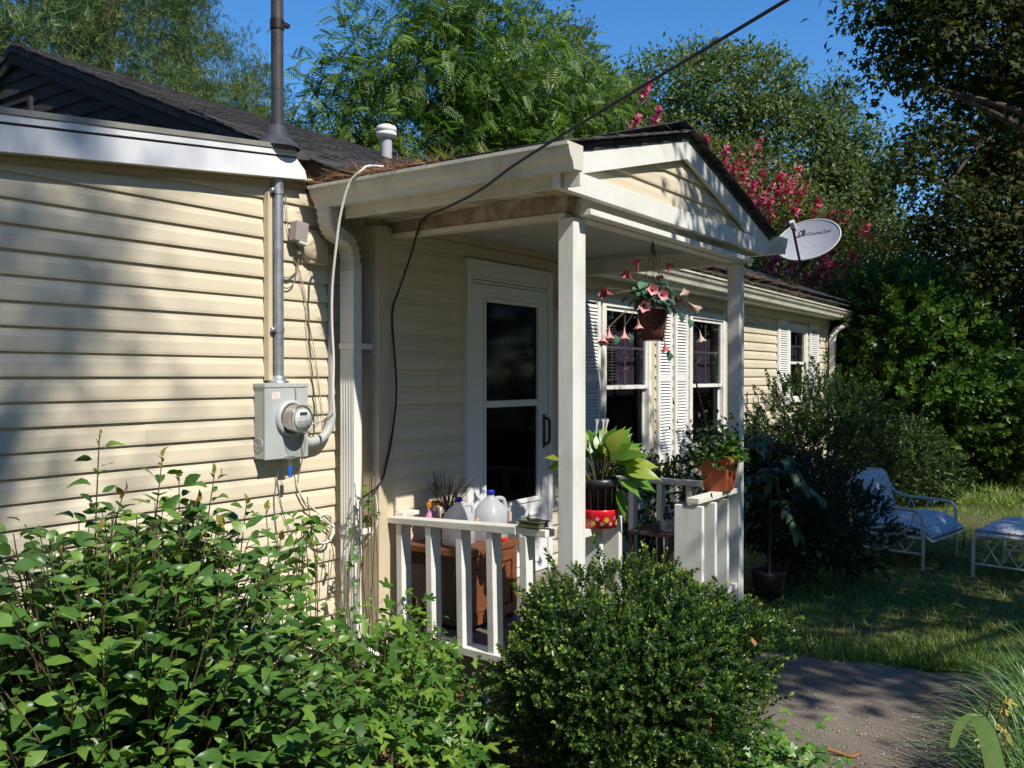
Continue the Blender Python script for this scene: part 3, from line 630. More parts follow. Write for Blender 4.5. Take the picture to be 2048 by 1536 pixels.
hd = MB().tube(spline([(5.297, yd0 + 0.002, 1.145), (5.297, yd0 - 0.045, 1.16), (5.297, yd0 - 0.05, 1.24), (5.297, yd0 - 0.045, 1.315), (5.297, yd0 + 0.002, 1.33)], 4), 0.010, 8).build('handle', V['black'], door)
MB().box(5.283, 5.311, yd0 - 0.006, yd0 - 0.0002, 1.12, 1.355).build('handle_plate', V['black'], door)
for z in (0.62, 1.36, 1.90): MB().box(4.452, 4.474, yd0 - 0.012, yd0 - 0.001, z, z + 0.085).build('hinge', V['door'], door, 0.002)
MB().box(4.47, 5.35, YD + 0.03, YD + 0.06, 0.22, 2.24).build('inner_door', V['door_inner'], HOUSE)
MB().box(4.44, 5.38, YD - 0.10, YD + 0.05, 0.213, 0.255).build('door_sill', V['timber'], HOUSE)

# --- windows
def window(W, z_meet, bz=True, seed=0):
    x0, x1, z0, z1 = W
    y = YW
    wn = frame(MB(), x0 - 0.012, x1 + 0.012, z0, z1 + 0.03, 0.06, y - 0.038, y + 0.06, 0.07, 0.05).build('window', V['white'], HOUSE, 0.003)
    ix0, ix1, iz0, iz1 = x0 + 0.049, x1 - 0.049, z0 + 0.052, z1 - 0.042
    frame(MB(), ix0, ix1, z_meet - 0.02, iz1, 0.032, y - 0.022, y + 0.006).build('sash', V['white'], wn, 0.002)
    frame(MB(), ix0, ix1, iz0, z_meet + 0.018, 0.032, y + 0.009, y + 0.035).build('sash', V['white'], wn, 0.002)
    MB().box(ix0 + 0.032, ix1 - 0.032, y - 0.010, y - 0.006, z_meet + 0.013, iz1 - 0.033).build('pane', V['glass'], wn)
    MB().box(ix0 + 0.032, ix1 - 0.032, y + 0.020, y + 0.024, iz0 + 0.033, z_meet - 0.015).build('pane', V['dark_glass'], wn)
    xm = (ix0 + ix1) / 2
    zm = (z_meet + iz1) / 2
    # grille bars behind the upper glass and the blind and curtain inside
    MB().box(xm - 0.010, xm + 0.010, y - 0.003, y + 0.004, z_meet + 0.014, iz1 - 0.034).box(ix0 + 0.034, ix1 - 0.034, y - 0.0025, y + 0.0035, zm - 0.010, zm + 0.010).build('muntin', V['muntin'], wn)
    if bz:
        bl = MB()
        z = z_meet + 0.06
        while z < iz1 - 0.06:
            bl.box(ix0 + 0.02, ix0 + 0.46 * (ix1 - ix0), y + 0.075, y + 0.095, z, z + 0.004); z += 0.026
        tag(bl.build('blind', V['blind'], wn), kind='stuff')
    q = random.Random(seed)
    vs = []; n = 46; xa = ix0 + (0.36 if bz else 0.0) * (ix1 - ix0)
    for i in range(n + 1):
        x = xa + (x1 + 0.02 - xa) * i / n; yy = y + 0.125 + 0.016 * math.sin(i * 1.35 + q.random()) + 0.006 * q.random()
        vs += [(x, yy, z0 - 0.02), (x, yy, z1)]
    MB().add(vs, [(2 * i, 2 * i + 2, 2 * i + 3, 2 * i + 1) for i in range(n)], True).build('curtain', V['curtain'], wn)
    rb = MB(); rb.box(x0 - 0.06, x1 + 0.06, y + 0.30, y + 0.32, z0 - 0.1, z1 + 0.1).box(x0 - 0.10, x0 - 0.06, y + 0.125, y + 0.32, z0 - 0.1, z1 + 0.1).box(x1 + 0.06, x1 + 0.10, y + 0.125, y + 0.32, z0 - 0.1, z1 + 0.1)
    rb.box(x0 - 0.06, x1 + 0.06, y + 0.125, y + 0.30, z0 - 0.14, z0 - 0.1).box(x0 - 0.06, x1 + 0.06, y + 0.125, y + 0.30, z1 + 0.1, z1 + 0.14)
    rb.build('dark_room', V['interior'], wn)
    return wn
window(W1, 1.53, True, 1); window(W2, 1.53, True, 2); window(W3, 1.80, False, 3)
MB().box(W1[0] - 0.04, W1[1] + 0.04, YW - 0.055, YW - 0.02, W1[2] - 0.035, W1[2] - 0.002).build('window_sill', V['white'], HOUSE, 0.004)
MB().box(W2[0] - 0.04, W2[1] + 0.04, YW - 0.055, YW - 0.02, W2[2] - 0.035, W2[2] - 0.002).build('window_sill', V['white'], HOUSE, 0.004)
for x in (7.435, 9.215): MB().box(x, x + 0.065, YW - 0.030, YW - 0.012, 0.84, 2.27).build('casing_strip', V['beige_trim'], HOUSE, 0.002)

def shutter(x0, x1, z0, z1, rails):
    y0, y1 = YW - 0.042, YW - 0.016
    m = MB(); st = 0.045 if x1 - x0 < 0.33 else 0.06
    m.box(x0, x0 + st, y0, y1, z0, z1).box(x1 - st, x1, y0, y1, z0, z1)
    zz = [z0, z0 + 0.075] + [q for r in rails for q in (r - 0.033, r + 0.033)] + [z1 - 0.06, z1]
    for i in range(0, len(zz), 2): m.box(x0 + st, x1 - st, y0, y1, zz[i], zz[i + 1])
    s = m.build('shutter', V['shutter'], HOUSE, 0.002)
    lv = MB()
    for i in range(1, len(zz) - 1, 2):
        z = zz[i] + 0.004
        while z < zz[i + 1] - 0.018:
            a, c = x0 + st - 0.001, x1 - st + 0.001
            lv.add([(a, y0 + 0.003, z), (c, y0 + 0.003, z), (c, y1 - 0.004, z + 0.024), (a, y1 - 0.004, z + 0.024), (a, y0 + 0.004, z + 0.006), (c, y0 + 0.004, z + 0.006), (c, y1 - 0.003, z + 0.030), (a, y1 - 0.003, z + 0.030)],
                   [(0, 3, 2, 1), (4, 5, 6, 7), (0, 1, 5, 4), (1, 2, 6, 5), (2, 3, 7, 6), (3, 0, 4, 7)])
            z += 0.0285
    tag(lv.build('louvers', V['shutter'], s), kind='stuff')
    MB().box(x0 + st, x1 - st, y1 + 0.0, y1 + 0.003, z0 + 0.02, z1 - 0.02).build('shutter_back', V['interior'], s)
for (a, c) in ((6.19, 6.475), (7.56, 7.865), (7.935, 8.225), (9.36, 9.65)): shutter(a, c, 0.815, 2.29, [1.605])
for (a, c) in ((10.94, 11.34), (12.23, 12.635)): shutter(a, c, 1.25, 2.325, [])

# main eave soffit and fascia
MB().box(6.07, 13.50, 3.495, 3.67, 2.437, 2.448).build('eave_soffit', V['white'], HOUSE)
MB().box(6.07, 13.50, 3.4915, 3.512, 2.449, 2.64).build('eave_fascia', V['white'], HOUSE)
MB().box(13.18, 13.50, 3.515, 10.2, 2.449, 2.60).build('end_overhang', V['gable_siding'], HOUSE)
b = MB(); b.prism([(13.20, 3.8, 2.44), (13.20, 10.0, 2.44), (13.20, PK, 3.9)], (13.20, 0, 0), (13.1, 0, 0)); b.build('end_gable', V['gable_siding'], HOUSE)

# --- downspouts (ribbed rectangular pipe with crimped elbows)
def rect_pipe(mb, pts, wx, wy, side=None):
    pts = [Vector(p) for p in pts]; vs = []
    ring = []
    nr = 5
    for k in range(nr * 2): ring.append((-wx / 2 + (0.0035 if k % 2 else 0.0), wy / 2 - wy * (k + 0.5) / (nr * 2)))
    ring += [(-wx / 2, -wy / 2), (wx / 2, -wy / 2), (wx / 2, wy / 2), (-wx / 2, wy / 2)]
    m = len(ring)
    for i, p in enumerate(pts):
        t = (pts[min(i + 1, len(pts) - 1)] - pts[max(i - 1, 0)]).normalized()
        ey = Vector((0, 1, 0)) - t * t.y; ey.normalize(); ex = ey.cross(t) * (1 if t.z < 0 else -1)
        if ex.x < 0: ex = -ex
        vs += [p + ex * a + ey * c for a, c in ring]
    fs = [(i * m + k, i * m + (k + 1) % m, (i + 1) * m + (k + 1) % m, (i + 1) * m + k) for i in range(len(pts) - 1) for k in range(m)]
    mb.add(vs, fs); return mb
def elbows(p0, p1, p2, p3, n=13):
    """crimped S from p0 down to p3"""
    P = [Vector(p) for p in (p0, p1, p2, p3)]; out = []
    for i in range(n + 1):
        t = i / n
        out.append((1 - t) ** 3 * P[0] + 3 * t * (1 - t) ** 2 * P[1] + 3 * t * t * (1 - t) * P[2] + t ** 3 * P[3])
    return out
dn = rect_pipe(MB(), [(3.53, 3.555, 2.235), (3.53, 3.555, 1.8), (3.53, 3.555, 1.2), (3.53, 3.555, 0.6), (3.53, 3.555, 0.16), (3.53, 3.50, 0.10), (3.53, 3.36, 0.06)], 0.062, 0.102).build('downspout', V['white'], HOUSE)
el = MB()
path = elbows((3.325, 3.52, 2.515), (3.325, 3.52, 2.27), (3.53, 3.555, 2.49), (3.53, 3.555, 2.20), 26)
ph = []
for i, p in enumerate(path):
    ph.append(p)
s_ = MB()
vs = []; pts = path
ringn = None
def crimp(mb, pts, wx, wy):
    vs = []; m = 8
    for i, p in enumerate(pts):
        t = (pts[min(i + 1, len(pts) - 1)] - pts[max(i - 1, 0)]).normalized()
        ey = Vector((0, 1, 0)) - t * t.y; ey.normalize(); ex = ey.cross(t)
        if ex.x < 0: ex = -ex
        k = 1.0 if i % 2 else 0.90
        inner = 0.82 if i % 2 == 0 else 1.04
        a, c = wx / 2 * k, wy / 2 * k
        ring = [(-a, -c * 0.8), (-a * 0.8, -c), (a * 0.8 * inner, -c), (a * inner, -c * 0.8), (a * inner, c * 0.8), (a * 0.8 * inner, c), (-a * 0.8, c), (-a, c * 0.8)]
        vs += [p + ex * x + ey * y for x, y in ring]
    fs = [(i * m + k, i * m + (k + 1) % m, (i + 1) * m + (k + 1) % m, (i + 1) * m + k) for i in range(len(pts) - 1) for k in range(m)]
    return mb.add(vs, fs)
crimp(MB(), path, 0.070, 0.108).build('elbow', V['gutter'], dn)
for z in (1.77, 0.75):
    MB().box(3.494, 3.497, 3.500, 3.610, z, z + 0.032).box(3.4971, 3.66, 3.496, 3.500, z, z + 0.032).build('strap', V['white'], dn)
d2 = rect_pipe(MB(), [(13.17, 3.60, 2.13), (13.17, 3.60, 1.3), (13.17, 3.60, 0.1)], 0.10, 0.07).build('downspout', V['white'], HOUSE)
def crimp2(pts, wx, wy):
    vs = []; m = 4
    for i, p in enumerate(pts):
        t = (pts[min(i + 1, len(pts) - 1)] - pts[max(i - 1, 0)]).normalized()
        ex = Vector((1, 0, 0)); ey = t.cross(ex).normalized(); k = 1.0 if i % 2 else 0.9
        vs += [p + ex * (x * wx / 2 * k) + ey * (y * wy / 2 * k) for x, y in ((-1, -1), (1, -1), (1, 1), (-1, 1))]
    return MB().add(vs, [(i * m + k, i * m + (k + 1) % m, (i + 1) * m + (k + 1) % m, (i + 1) * m + k) for i in range(len(pts) - 1) for k in range(m)])
crimp2(elbows((13.30, 3.42, 2.46), (13.30, 3.42, 2.26), (13.17, 3.60, 2.40), (13.17, 3.60, 2.10), 24), 0.10, 0.075).build('elbow', V['white'], d2)

# wall lantern beside the door
t = thing('wall_lantern', 'small amber glass lantern on the entry wall, mostly hidden behind the near porch post', 'lantern', (5.56, YD - 0.02, 2.1))
MB().box(5.52, 5.60, YD - 0.035, YD - 0.016, 2.06, 2.22).build('back_plate', V['amber'], t, 0.003)
MB().lathe((5.56, YD - 0.085, 0), [(0.03, 2.06), (0.06, 2.10), (0.07, 2.20), (0.045, 2.245), (0.0, 2.25)], 8).build('lamp_shade', V['amber'], t)
# ---------------------------------------------------------------- foliage tools
RG = np.random.default_rng(7)
def unit(a):
    a = np.asarray(a, float); return a / np.maximum(np.linalg.norm(a, axis=-1, keepdims=True), 1e-9)
def T_leaf(L=1.0, W=0.5, fold=0.08, droop=0.12):
    """pointed leaf along +y, folded at the midrib, six triangles each half"""
    v = [(0, 0, 0), (0, .33 * L, 0.01), (0, .68 * L, -droop * .3), (0, L, -droop),
         (-W * .42, .22 * L, fold * .8), (-W * .5, .48 * L, fold), (-W * .30, .78 * L, fold * .5 - droop * .4),
         (W * .42, .22 * L, fold * .8), (W * .5, .48 * L, fold), (W * .30, .78 * L, fold * .5 - droop * .4)]
    f = [(0, 1, 4), (1, 5, 4), (1, 2, 5), (2, 6, 5), (2, 3, 6), (0, 7, 1), (1, 7, 8), (1, 8, 2), (2, 8, 9), (2, 9, 3)]
    return np.array(v), f
def T_small(L=1.0, W=0.5, fold=0.10):
    return np.array([(0, 0, 0), (0, L, -0.05), (-W * .5, .5 * L, fold), (W * .5, .5 * L, fold), (0, .5 * L, 0)]), [(0, 4, 2), (4, 1, 2), (0, 3, 4), (4, 3, 1)]
def T_tiny(L=1.0, W=0.5, fold=0.1):
    return np.array([(0, 0, 0), (W * .5, .5 * L, fold), (0, L, 0), (-W * .5, .5 * L, fold)]), [(0, 1, 2), (0, 2, 3)]
def T_star(n=5, inner=0.36, seed=0, spread=250):
    """lobed leaf: n pointed lobes fanning from the stalk"""
    q = random.Random(seed); v = [(0, 0, 0)]; a0 = -spread / 2
    for k in range(2 * n - 1):
        a = R(a0 + spread * k / (2 * n - 2)); d = abs(k / (n - 1) - 1)
        r = (1.0 - 0.42 * d) if k % 2 == 0 else inner * (1.0 - 0.15 * d)
        v.append((math.sin(a) * r, math.cos(a) * r, -0.12 * r * r + q.uniform(-.03, .03)))
    return np.array(v), [(0, k + 1, k) for k in range(1, 2 * n - 1)]
def T_pinnate(n=7, L=1.0, l=0.34, w=0.10, droop=0.25):
    v = []; f = []
    for k in range(n):
        y = L * (0.18 + 0.82 * k / n)
        z = -droop * (y / L) ** 2
        for s in (-1, 1):
            b = len(v); dy = l * 0.45; dx = l * (1 - 0.35 * k / n)
            v += [(0, y, z), (s * dx * .5, y + dy * .5 - w * .5, z + .01), (s * dx, y + dy, z - 0.09), (s * dx * .5, y + dy * .5 + w * .5, z - .01)]
            f += [(b, b + 1, b + 2), (b, b + 2, b + 3)] if s > 0 else [(b, b + 2, b + 1), (b, b + 3, b + 2)]
    b = len(v); v += [(-.006, 0, 0), (.006, 0, 0), (0, L, -droop)]; f.append((b, b + 1, b + 2))
    b = len(v); v += [(0, L, -droop), (-w * .5, L + l * .5, -droop - .05), (0, L + l, -droop - .15), (w * .5, L + l * .5, -droop - .05)]; f += [(b, b + 2, b + 1), (b, b + 3, b + 2)]
    return np.array(v), f
def T_tuft(n=12, seed=0, spread=1.05, w=0.027):
    """tuft of pine needles"""
    q = random.Random(seed); v = []; f = []
    for k in range(n):
        a = q.uniform(0, 6.283); s = spread * math.sqrt(q.random()); d = Vector((math.cos(a) * s, 1.0, math.sin(a) * s)).normalized() * q.uniform(.7, 1.0)
        side = d.cross(Vector((q.uniform(-1, 1), q.uniform(-1, 1), q.uniform(-1, 1)))).normalized() * w
        b = len(v); y0 = q.uniform(-0.35, 0.15)
        v += [tuple(Vector((0, y0, 0)) + side), tuple(Vector((0, y0, 0)) - side), tuple(d + Vector((0, y0, -.06)))]; f.append((b, b + 1, b + 2))
    return np.array(v), f
def T_twig(n=9, L=1.0, l=0.22, w=0.11, seed=0):
    """small twig with leaves in pairs and a tip"""
    q = random.Random(seed); v = []; f = []; tip = []
    for k in range(n):
        y = L * (0.12 + 0.88 * k / (n - 1)); a = k * 1.57 + q.uniform(-.5, .5); el = 0.75 if k < n - 2 else 1.3
        for s in (0, math.pi):
            d = Vector((math.cos(a + s) * math.cos(el - .2), math.sin(el), math.sin(a + s) * math.cos(el - .2))).normalized()
            ll = l * q.uniform(.75, 1.1) * (0.8 if k == n - 1 else 1)
            side = d.cross(Vector((q.uniform(-.3, .3), q.uniform(.2, 1), q.uniform(-.3, .3)))).normalized() * w * .5; nrm = side.cross(d).normalized()
            p = Vector((0, y, 0)); b = len(v)
            v += [tuple(p), tuple(p + d * ll * .5 + side + nrm * .02), tuple(p + d * ll), tuple(p + d * ll * .5 - side + nrm * .02)]; f += [(b, b + 1, b + 2), (b, b + 2, b + 3)]
            tip += [k / (n - 1)] * 4
    b = len(v); v += [(-.012, 0, 0), (.012, 0, 0), (0, L, 0)]; f.append((b, b + 1, b + 2)); tip += [0.3] * 3
    return np.array(v), f, np.array(tip)

def frames(d, up=None, roll=0.6):
    """n×3×3 matrices whose y is d and whose z leans to up"""
    d = unit(d); n = len(d)
    u = np.tile([0, 0, 1.0], (n, 1)) if up is None else np.asarray(up, float)
    u = u + RG.normal(0, roll, (n, 3))
    x = unit(np.cross(d, u)); z = np.cross(x, d)
    return np.stack([x, d, z], 2)
def cloud(name, temps, pos, fr, size, mat, parent=None, var=None, tipw=0.0, kind='stuff'):
    """one mesh of many leaves: templates scattered over pos with frames fr and sizes"""
    pos = np.asarray(pos, float); n = len(pos)
    o0 = np.array(origin(parent)) if parent is not None else np.zeros(3)
    size = np.broadcast_to(size, (n,)); var = RG.random(n) if var is None else np.asarray(var)
    pick = RG.integers(0, len(temps), n)
    Vs, Fs, As = [], [], []; base = 0
    for k, t in enumerate(temps):
        idx = np.where(pick == k)[0]
        if len(idx) == 0: continue
        tv = t[0]; nf = np.array(t[1]); m = len(tv)
        P = np.einsum('nij,kj->nki', fr[idx], tv) * size[idx][:, None, None] + (pos[idx] - o0)[:, None, :]
        Vs.append(P.reshape(-1, 3)); Fs.append((nf[None] + (np.arange(len(idx)) * m)[:, None, None] + base).reshape(-1, 3)); base += len(idx) * m
        a = np.repeat(var[idx][:, None], m, 1)
        if len(t) > 2 and tipw: a = a * (1 - tipw) + tipw * t[2][None] ** 4
        As.append(a.ravel())
    Vv = np.concatenate(Vs).astype(np.float32); F = np.concatenate(Fs).astype(np.int32); A = np.concatenate(As).astype(np.float32)
    me = bpy.data.meshes.new(name)
    me.vertices.add(len(Vv)); me.vertices.foreach_set('co', Vv.ravel())
    me.loops.add(len(F) * 3); me.loops.foreach_set('vertex_index', F.ravel())
    me.polygons.add(len(F)); me.polygons.foreach_set('loop_start', np.arange(0, len(F) * 3, 3, dtype=np.int32))
    me.update(calc_edges=True)
    at = me.attributes.new('var', 'FLOAT', 'POINT'); at.data.foreach_set('value', A)
    o = link(name, me, mat, parent)
    if kind: o['kind'] = kind
    return o

def blob_points(blobs, n, shell=0.45):
    """points in a set of ellipsoids (x,y,z,rx,ry,rz), denser near their surface; returns positions and outward directions"""
    B = np.array(blobs, float); vol = (B[:, 3] * B[:, 4] * B[:, 5]) ** (2 / 3); k = RG.choice(len(B), n, p=vol / vol.sum())
    u = unit(RG.normal(0, 1, (n, 3))); r = (1 - shell * RG.random(n) ** 1.5)
    return B[k, :3] + u * B[k, 3:] * r[:, None], u
def crown(name, temps, blobs, n_clump, per, spread, size, mat, parent, droop=0.1, shell=0.5, up=0.6, roll=0.6, varb=0.0):
    c, u = blob_points(blobs, n_clump, shell)
    P = np.repeat(c, per, 0) + RG.normal(0, 1, (n_clump * per, 3)).clip(-1.7, 1.7) * np.repeat(spread * (0.6 + 0.8 * RG.random(n_clump)), per)[:, None] * np.array([1, 1, .7])
    d = unit(np.repeat(u, per, 0) * 0.7 + RG.normal(0, .7, P.shape) + np.array([0, 0, -droop]))
    cv = np.repeat(RG.random(n_clump), per); var = np.clip(0.5 * cv + 0.5 * RG.random(len(P)) + varb, 0, 1)
    sz = size * RG.uniform(.7, 1.2, len(P))
    upv = np.repeat(u, per, 0) * 0.7 + np.array([0, 0, up])
    return cloud(name, temps, P, frames(d, upv, roll), sz, mat, parent, var)
def limbs(name, base, top, r0, branches, mat, parent, r1=None, bend=0.3, n=10):
    mb = MB(); b, t = Vector(base), Vector(top)
    pts = [b + (t - b) * (i / 6) + Vector((rnd.uniform(-bend, bend), rnd.uniform(-bend, bend), 0)) * (i / 6) for i in range(7)]
    mb.tube(pts, [r0 * (1.15 if i == 0 else 1.0) * (1 - 0.75 * i / 6) for i in range(7)], n)
    for (f, tip, rr) in branches:
        i = f * 6; k = int(min(i, 5)); p = pts[k].lerp(pts[k + 1], i - k); e = Vector(tip)
        q = [p.lerp(e, s / 5) + Vector((rnd.uniform(-.1, .1), rnd.uniform(-.1, .1), 0.25 * math.sin(s / 5 * 3.14))) * (e - p).length * 0.15 for s in range(6)]
        q[0] = p; mb.tube(q, rr, 6, r2=rr * 0.2)
    return mb.build(name, mat, parent)

def broadleaf(name, label, base, h, blobs, temps, n_clump, per, spread, size, mat, r0=0.2, group=None, **k):
    t = thing(name, label, 'tree', base, group)
    B = sorted(blobs, key=lambda q: -q[5])
    br = [(rnd.uniform(.35, .9), (q[0] + rnd.uniform(-.4, .4) * q[3], q[1] + rnd.uniform(-.4, .4) * q[4], q[2] + rnd.uniform(-.2, .5) * q[5]), r0 * .35) for q in B for _ in range(2)]
    top = (sum(q[0] for q in B) / len(B), sum(q[1] for q in B) / len(B), h)
    limbs('trunk', base, top, r0, br, k.pop('bark', V['bark']), t)
    crown('crown', temps, blobs, n_clump, per, spread, size, mat, t, **k)
    return t

LF = [T_small(1, .5, .08), T_small(1, .55, .14), T_small(1, .45, .02)]
TL = [T_tiny(1, .5, .1), T_tiny(1, .6, .03), T_tiny(1, .42, .16)]
STAR = [T_star(5, .40, 1, 220), T_star(5, .36, 2, 260), T_star(3, .5, 3, 150), T_star(5, .46, 4, 200), T_small(1.2, .6, .2)]
TUFT = [T_tuft(8, k) for k in range(8)]
PIN = [T_pinnate(7), T_pinnate(6, 1, .36, .11, .4), T_pinnate(8, 1.05, .30, .09, .15)]

# ---------------------------------------------------------------- trees behind the house
def pine(label, base, h, blobs, n_clump=900, per=5, size=0.26, r0=0.22, spread=0.17, group='pines behind the house'):
    t = thing('pine_tree', label, 'tree', base, group)
    br = [(min(max((q[2] - base[2] - .5) / h, .1), .97), (q[0], q[1], q[2]), 0.05) for q in blobs]
    limbs('trunk', base, (base[0], base[1], base[2] + h), r0, br, V['pinebark'], t, bend=.1)
    crown('crown', TUFT, blobs, n_clump, per, spread, size, V['pine'], t, droop=-0.9, shell=.85, up=.4)
    return t
def pine_blobs(x, y, z0, z1, r, n, seed, tip=.62):
    q = random.Random(seed); out = []
    for i in range(n):
        f = i / (n - 1); z = z0 + (z1 - z0) * f; rr = r * (1 - tip * f); a = q.uniform(0, 6.28); o = rr * q.uniform(.15, .85)
        out.append((x + math.cos(a) * o, y + math.sin(a) * o, z, rr * q.uniform(.35, .62), rr * q.uniform(.35, .62), q.uniform(.5, .9)))
    return out
pine('tall dark pine furthest left behind the house roof, its needles yellow-green at the lower branches', (6.2, 14.4, 0), 17, pine_blobs(6.2, 14.4, 3.6, 13, 3.0, 34, 1, .3), 1900, 15, .19)
pine('pine left of the black mast, dense dark crown running off the top of the picture', (9.6, 16.2, 0), 18, pine_blobs(9.6, 16.2, 3.4, 14, 2.8, 36, 2, .3), 2000, 15, .19)
pine('pine directly behind the black mast with blue-green needles', (13.0, 18.6, 0), 15, pine_blobs(13.0, 18.6, 3.0, 12.6, 2.7, 32, 3, .45), 1600, 15, .19)
pine('short pine with an upright tip against the sky right of the mast', (16.7, 19.8, 0), 9, pine_blobs(16.7, 19.8, 2.6, 8.4, 2.6, 26, 4) + [(16.4, 20.0, 9.0, .42, .42, 1.0), (18.3, 18.9, 7.4, .6, .6, .8), (18.9, 18.4, 6.0, .8, .8, 1.0)], 1150, 15, .19)
pine('far pine seen in the gap between two nearer pines on the left', (8.4, 22.0, 0), 16, pine_blobs(8.4, 22.0, 3.0, 14, 3.6, 28, 5, .3), 700, 13, .26)
broadleaf('walnut_tree', 'bright green tree with long feathery compound leaves rising over the porch roof', (14.2, 11.4, 0), 7.4,
          [(13.2, 12.1, 5.2, 1.6, 1.6, 1.7), (12.4, 12.6, 6.6, 1.3, 1.3, 1.3), (13.6, 11.9, 7.6, 1.8, 1.8, 1.6), (15.4, 11.0, 8.0, 1.9, 1.9, 1.5), (15.2, 11.0, 5.8, 1.8, 1.8, 2.0), (16.9, 10.2, 7.2, 1.5, 1.5, 1.5), (16.8, 10.2, 5.2, 1.6, 1.5, 1.9), (11.9, 12.6, 4.5, 1.1, 1.2, 1.2), (17.8, 9.6, 5.7, 1.1, 1.1, 1.5), (14.6, 11.4, 3.4, 2.4, 1.5, 1.4), (14.4, 11.5, 9.2, 1.5, 1.5, .9)],
          PIN, 3000, 3, .20, .35, V['walnut'], .18, droop=.35, shell=.75, up=1.0, roll=.35)
broadleaf('oak_tree', 'grey-green rounded oak far behind the walnut tree, top against the blue sky', (28.4, 18.4, 0), 12,
          [(28.0, 18.2, 12.0, 2.4, 2.4, 2.9), (29.4, 16.8, 10.0, 2.6, 2.6, 3.0), (26.6, 19.4, 9.4, 2.6, 2.6, 3.2), (30.4, 15.6, 8.0, 2.4, 2.4, 3.0), (28.0, 18.0, 6, 3.8, 3.4, 3.2)],
          TL, 2900, 30, .27, .185, V['oak2'], .3, shell=.3, up=.8, roll=.45)
broadleaf('oak_tree', 'large dense oak with a domed crown behind the pink-flowered tree', (26.5, 10.6, 0), 10,
          [(25.4, 11.4, 9.2, 2.3, 2.3, 2.6), (26.8, 10.2, 9.9, 2.0, 2.0, 1.9), (28.0, 9.2, 8.0, 2.2, 2.2, 2.6), (24.6, 12.2, 7.0, 2.2, 2.2, 2.8), (28.8, 8.3, 5.8, 2.1, 2.1, 2.8), (26.2, 10.8, 5.2, 3.6, 3.2, 3.0), (29.0, 8.3, 3.4, 2.4, 2.2, 2.2), (23.4, 13.0, 5.4, 1.6, 1.6, 2.0)],
          TL, 3300, 30, .25, .165, V['oak'], .32, shell=.3, up=.8, roll=.45)
broadleaf('ash_tree', 'loose thin-leaved tree at the right edge of the big oak, sky showing through it', (29.5, 7.8, 0), 9.5,
          [(29.2, 7.9, 9.0, 1.3, 1.3, 1.2), (30.0, 7.2, 8.0, 1.3, 1.3, 1.2), (28.6, 8.2, 7.2, 1.3, 1.3, 1.2), (30.4, 6.9, 6.4, 1.2, 1.2, 1.3), (29.2, 7.9, 10.4, .6, .6, .9), (30.2, 6.9, 5.0, 1.0, 1.0, 1.2)],
          TL, 760, 26, .24, .16, V['oak2'], .16, shell=.8, up=.8, roll=.5)
# crape myrtle with pink panicles
cb = [(14.9, 5.6, 4.6, 1.2, 1.2, 1.0), (15.5, 4.9, 3.5, 1.5, 1.4, 1.2), (16.6, 4.4, 3.5, 1.4, 1.2, 1.1), (14.6, 6.5, 5.2, .8, .9, .7), (15.6, 7.4, 5.6, .9, 1.0, .9), (17.4, 4.0, 3.5, .9, .9, .9), (15.6, 4.7, 2.4, 1.7, 1.3, 1.0)]
cm = broadleaf('crape_myrtle', 'crape myrtle with clusters of deep pink blossom behind the right end of the roof', (15.6, 5.2, 0), 4.5, cb, LF, 2300, 14, .17, .085, V['crape'], .10, shell=.45, up=.8, roll=.4)
fl = []
tg = [(1290, 180, 16.5), (1312, 232, 16.5), (1270, 250, 16.5), (1408, 290, 15.2), (1450, 315, 15.2), (1478, 325, 15.1), (1462, 345, 15.0), (1512, 298, 15.4), (1520, 360, 15.1), (1560, 370, 15.0), (1575, 385, 14.8), (1590, 350, 15.3), (1548, 372, 15.0), (1520, 405, 14.7), (1600, 390, 15.0), (1632, 412, 15.0), (1538, 420, 14.6), (1585, 432, 14.6), (1690, 440, 15.4), (1728, 465, 15.6), (1662, 438, 15.2), (1540, 535, 14.2), (1588, 522, 14.2), (1630, 560, 14.5), (1680, 565, 14.7), (1655, 520, 14.6), (1610, 565, 14.3), (1700, 520, 15.0), (1660, 545, 14.7), (1555, 512, 14.2), (1645, 530, 14.6), (1486, 352, 15.0), (1500, 380, 14.9), (1620, 455, 14.7)]
def ray(u, v, D):
    a, b_ = (u - 1024) / 1790, (753 - v) / 1790; c_, s_ = math.cos(R(35)), math.sin(R(35))
    return ((c_ + a * s_) * D, (s_ - a * c_) * D, 1.62 + b_ * D)
FLW = []
for (u, v, D) in tg:
    p = ray(u, v, D - .05); d = Vector((rnd.uniform(-.7, .2), rnd.uniform(-1, -.2), 1.2)).normalized()
    for k in range(46):
        f = rnd.random(); FLW.append(Vector(p) + d * (f - .5) * .34 + Vector((rnd.gauss(0, 1), rnd.gauss(0, 1), rnd.gauss(0, 1))) * .062 * (1.2 - f))
FP = np.array(FLW)
tag(cloud('blossom', [T_star(5, .5, 4, 300)], FP, frames(RG.normal(0, 1, FP.shape), None, 1.0), RG.uniform(.045, .08, len(FP)), V['blossom'], cm), kind='stuff')

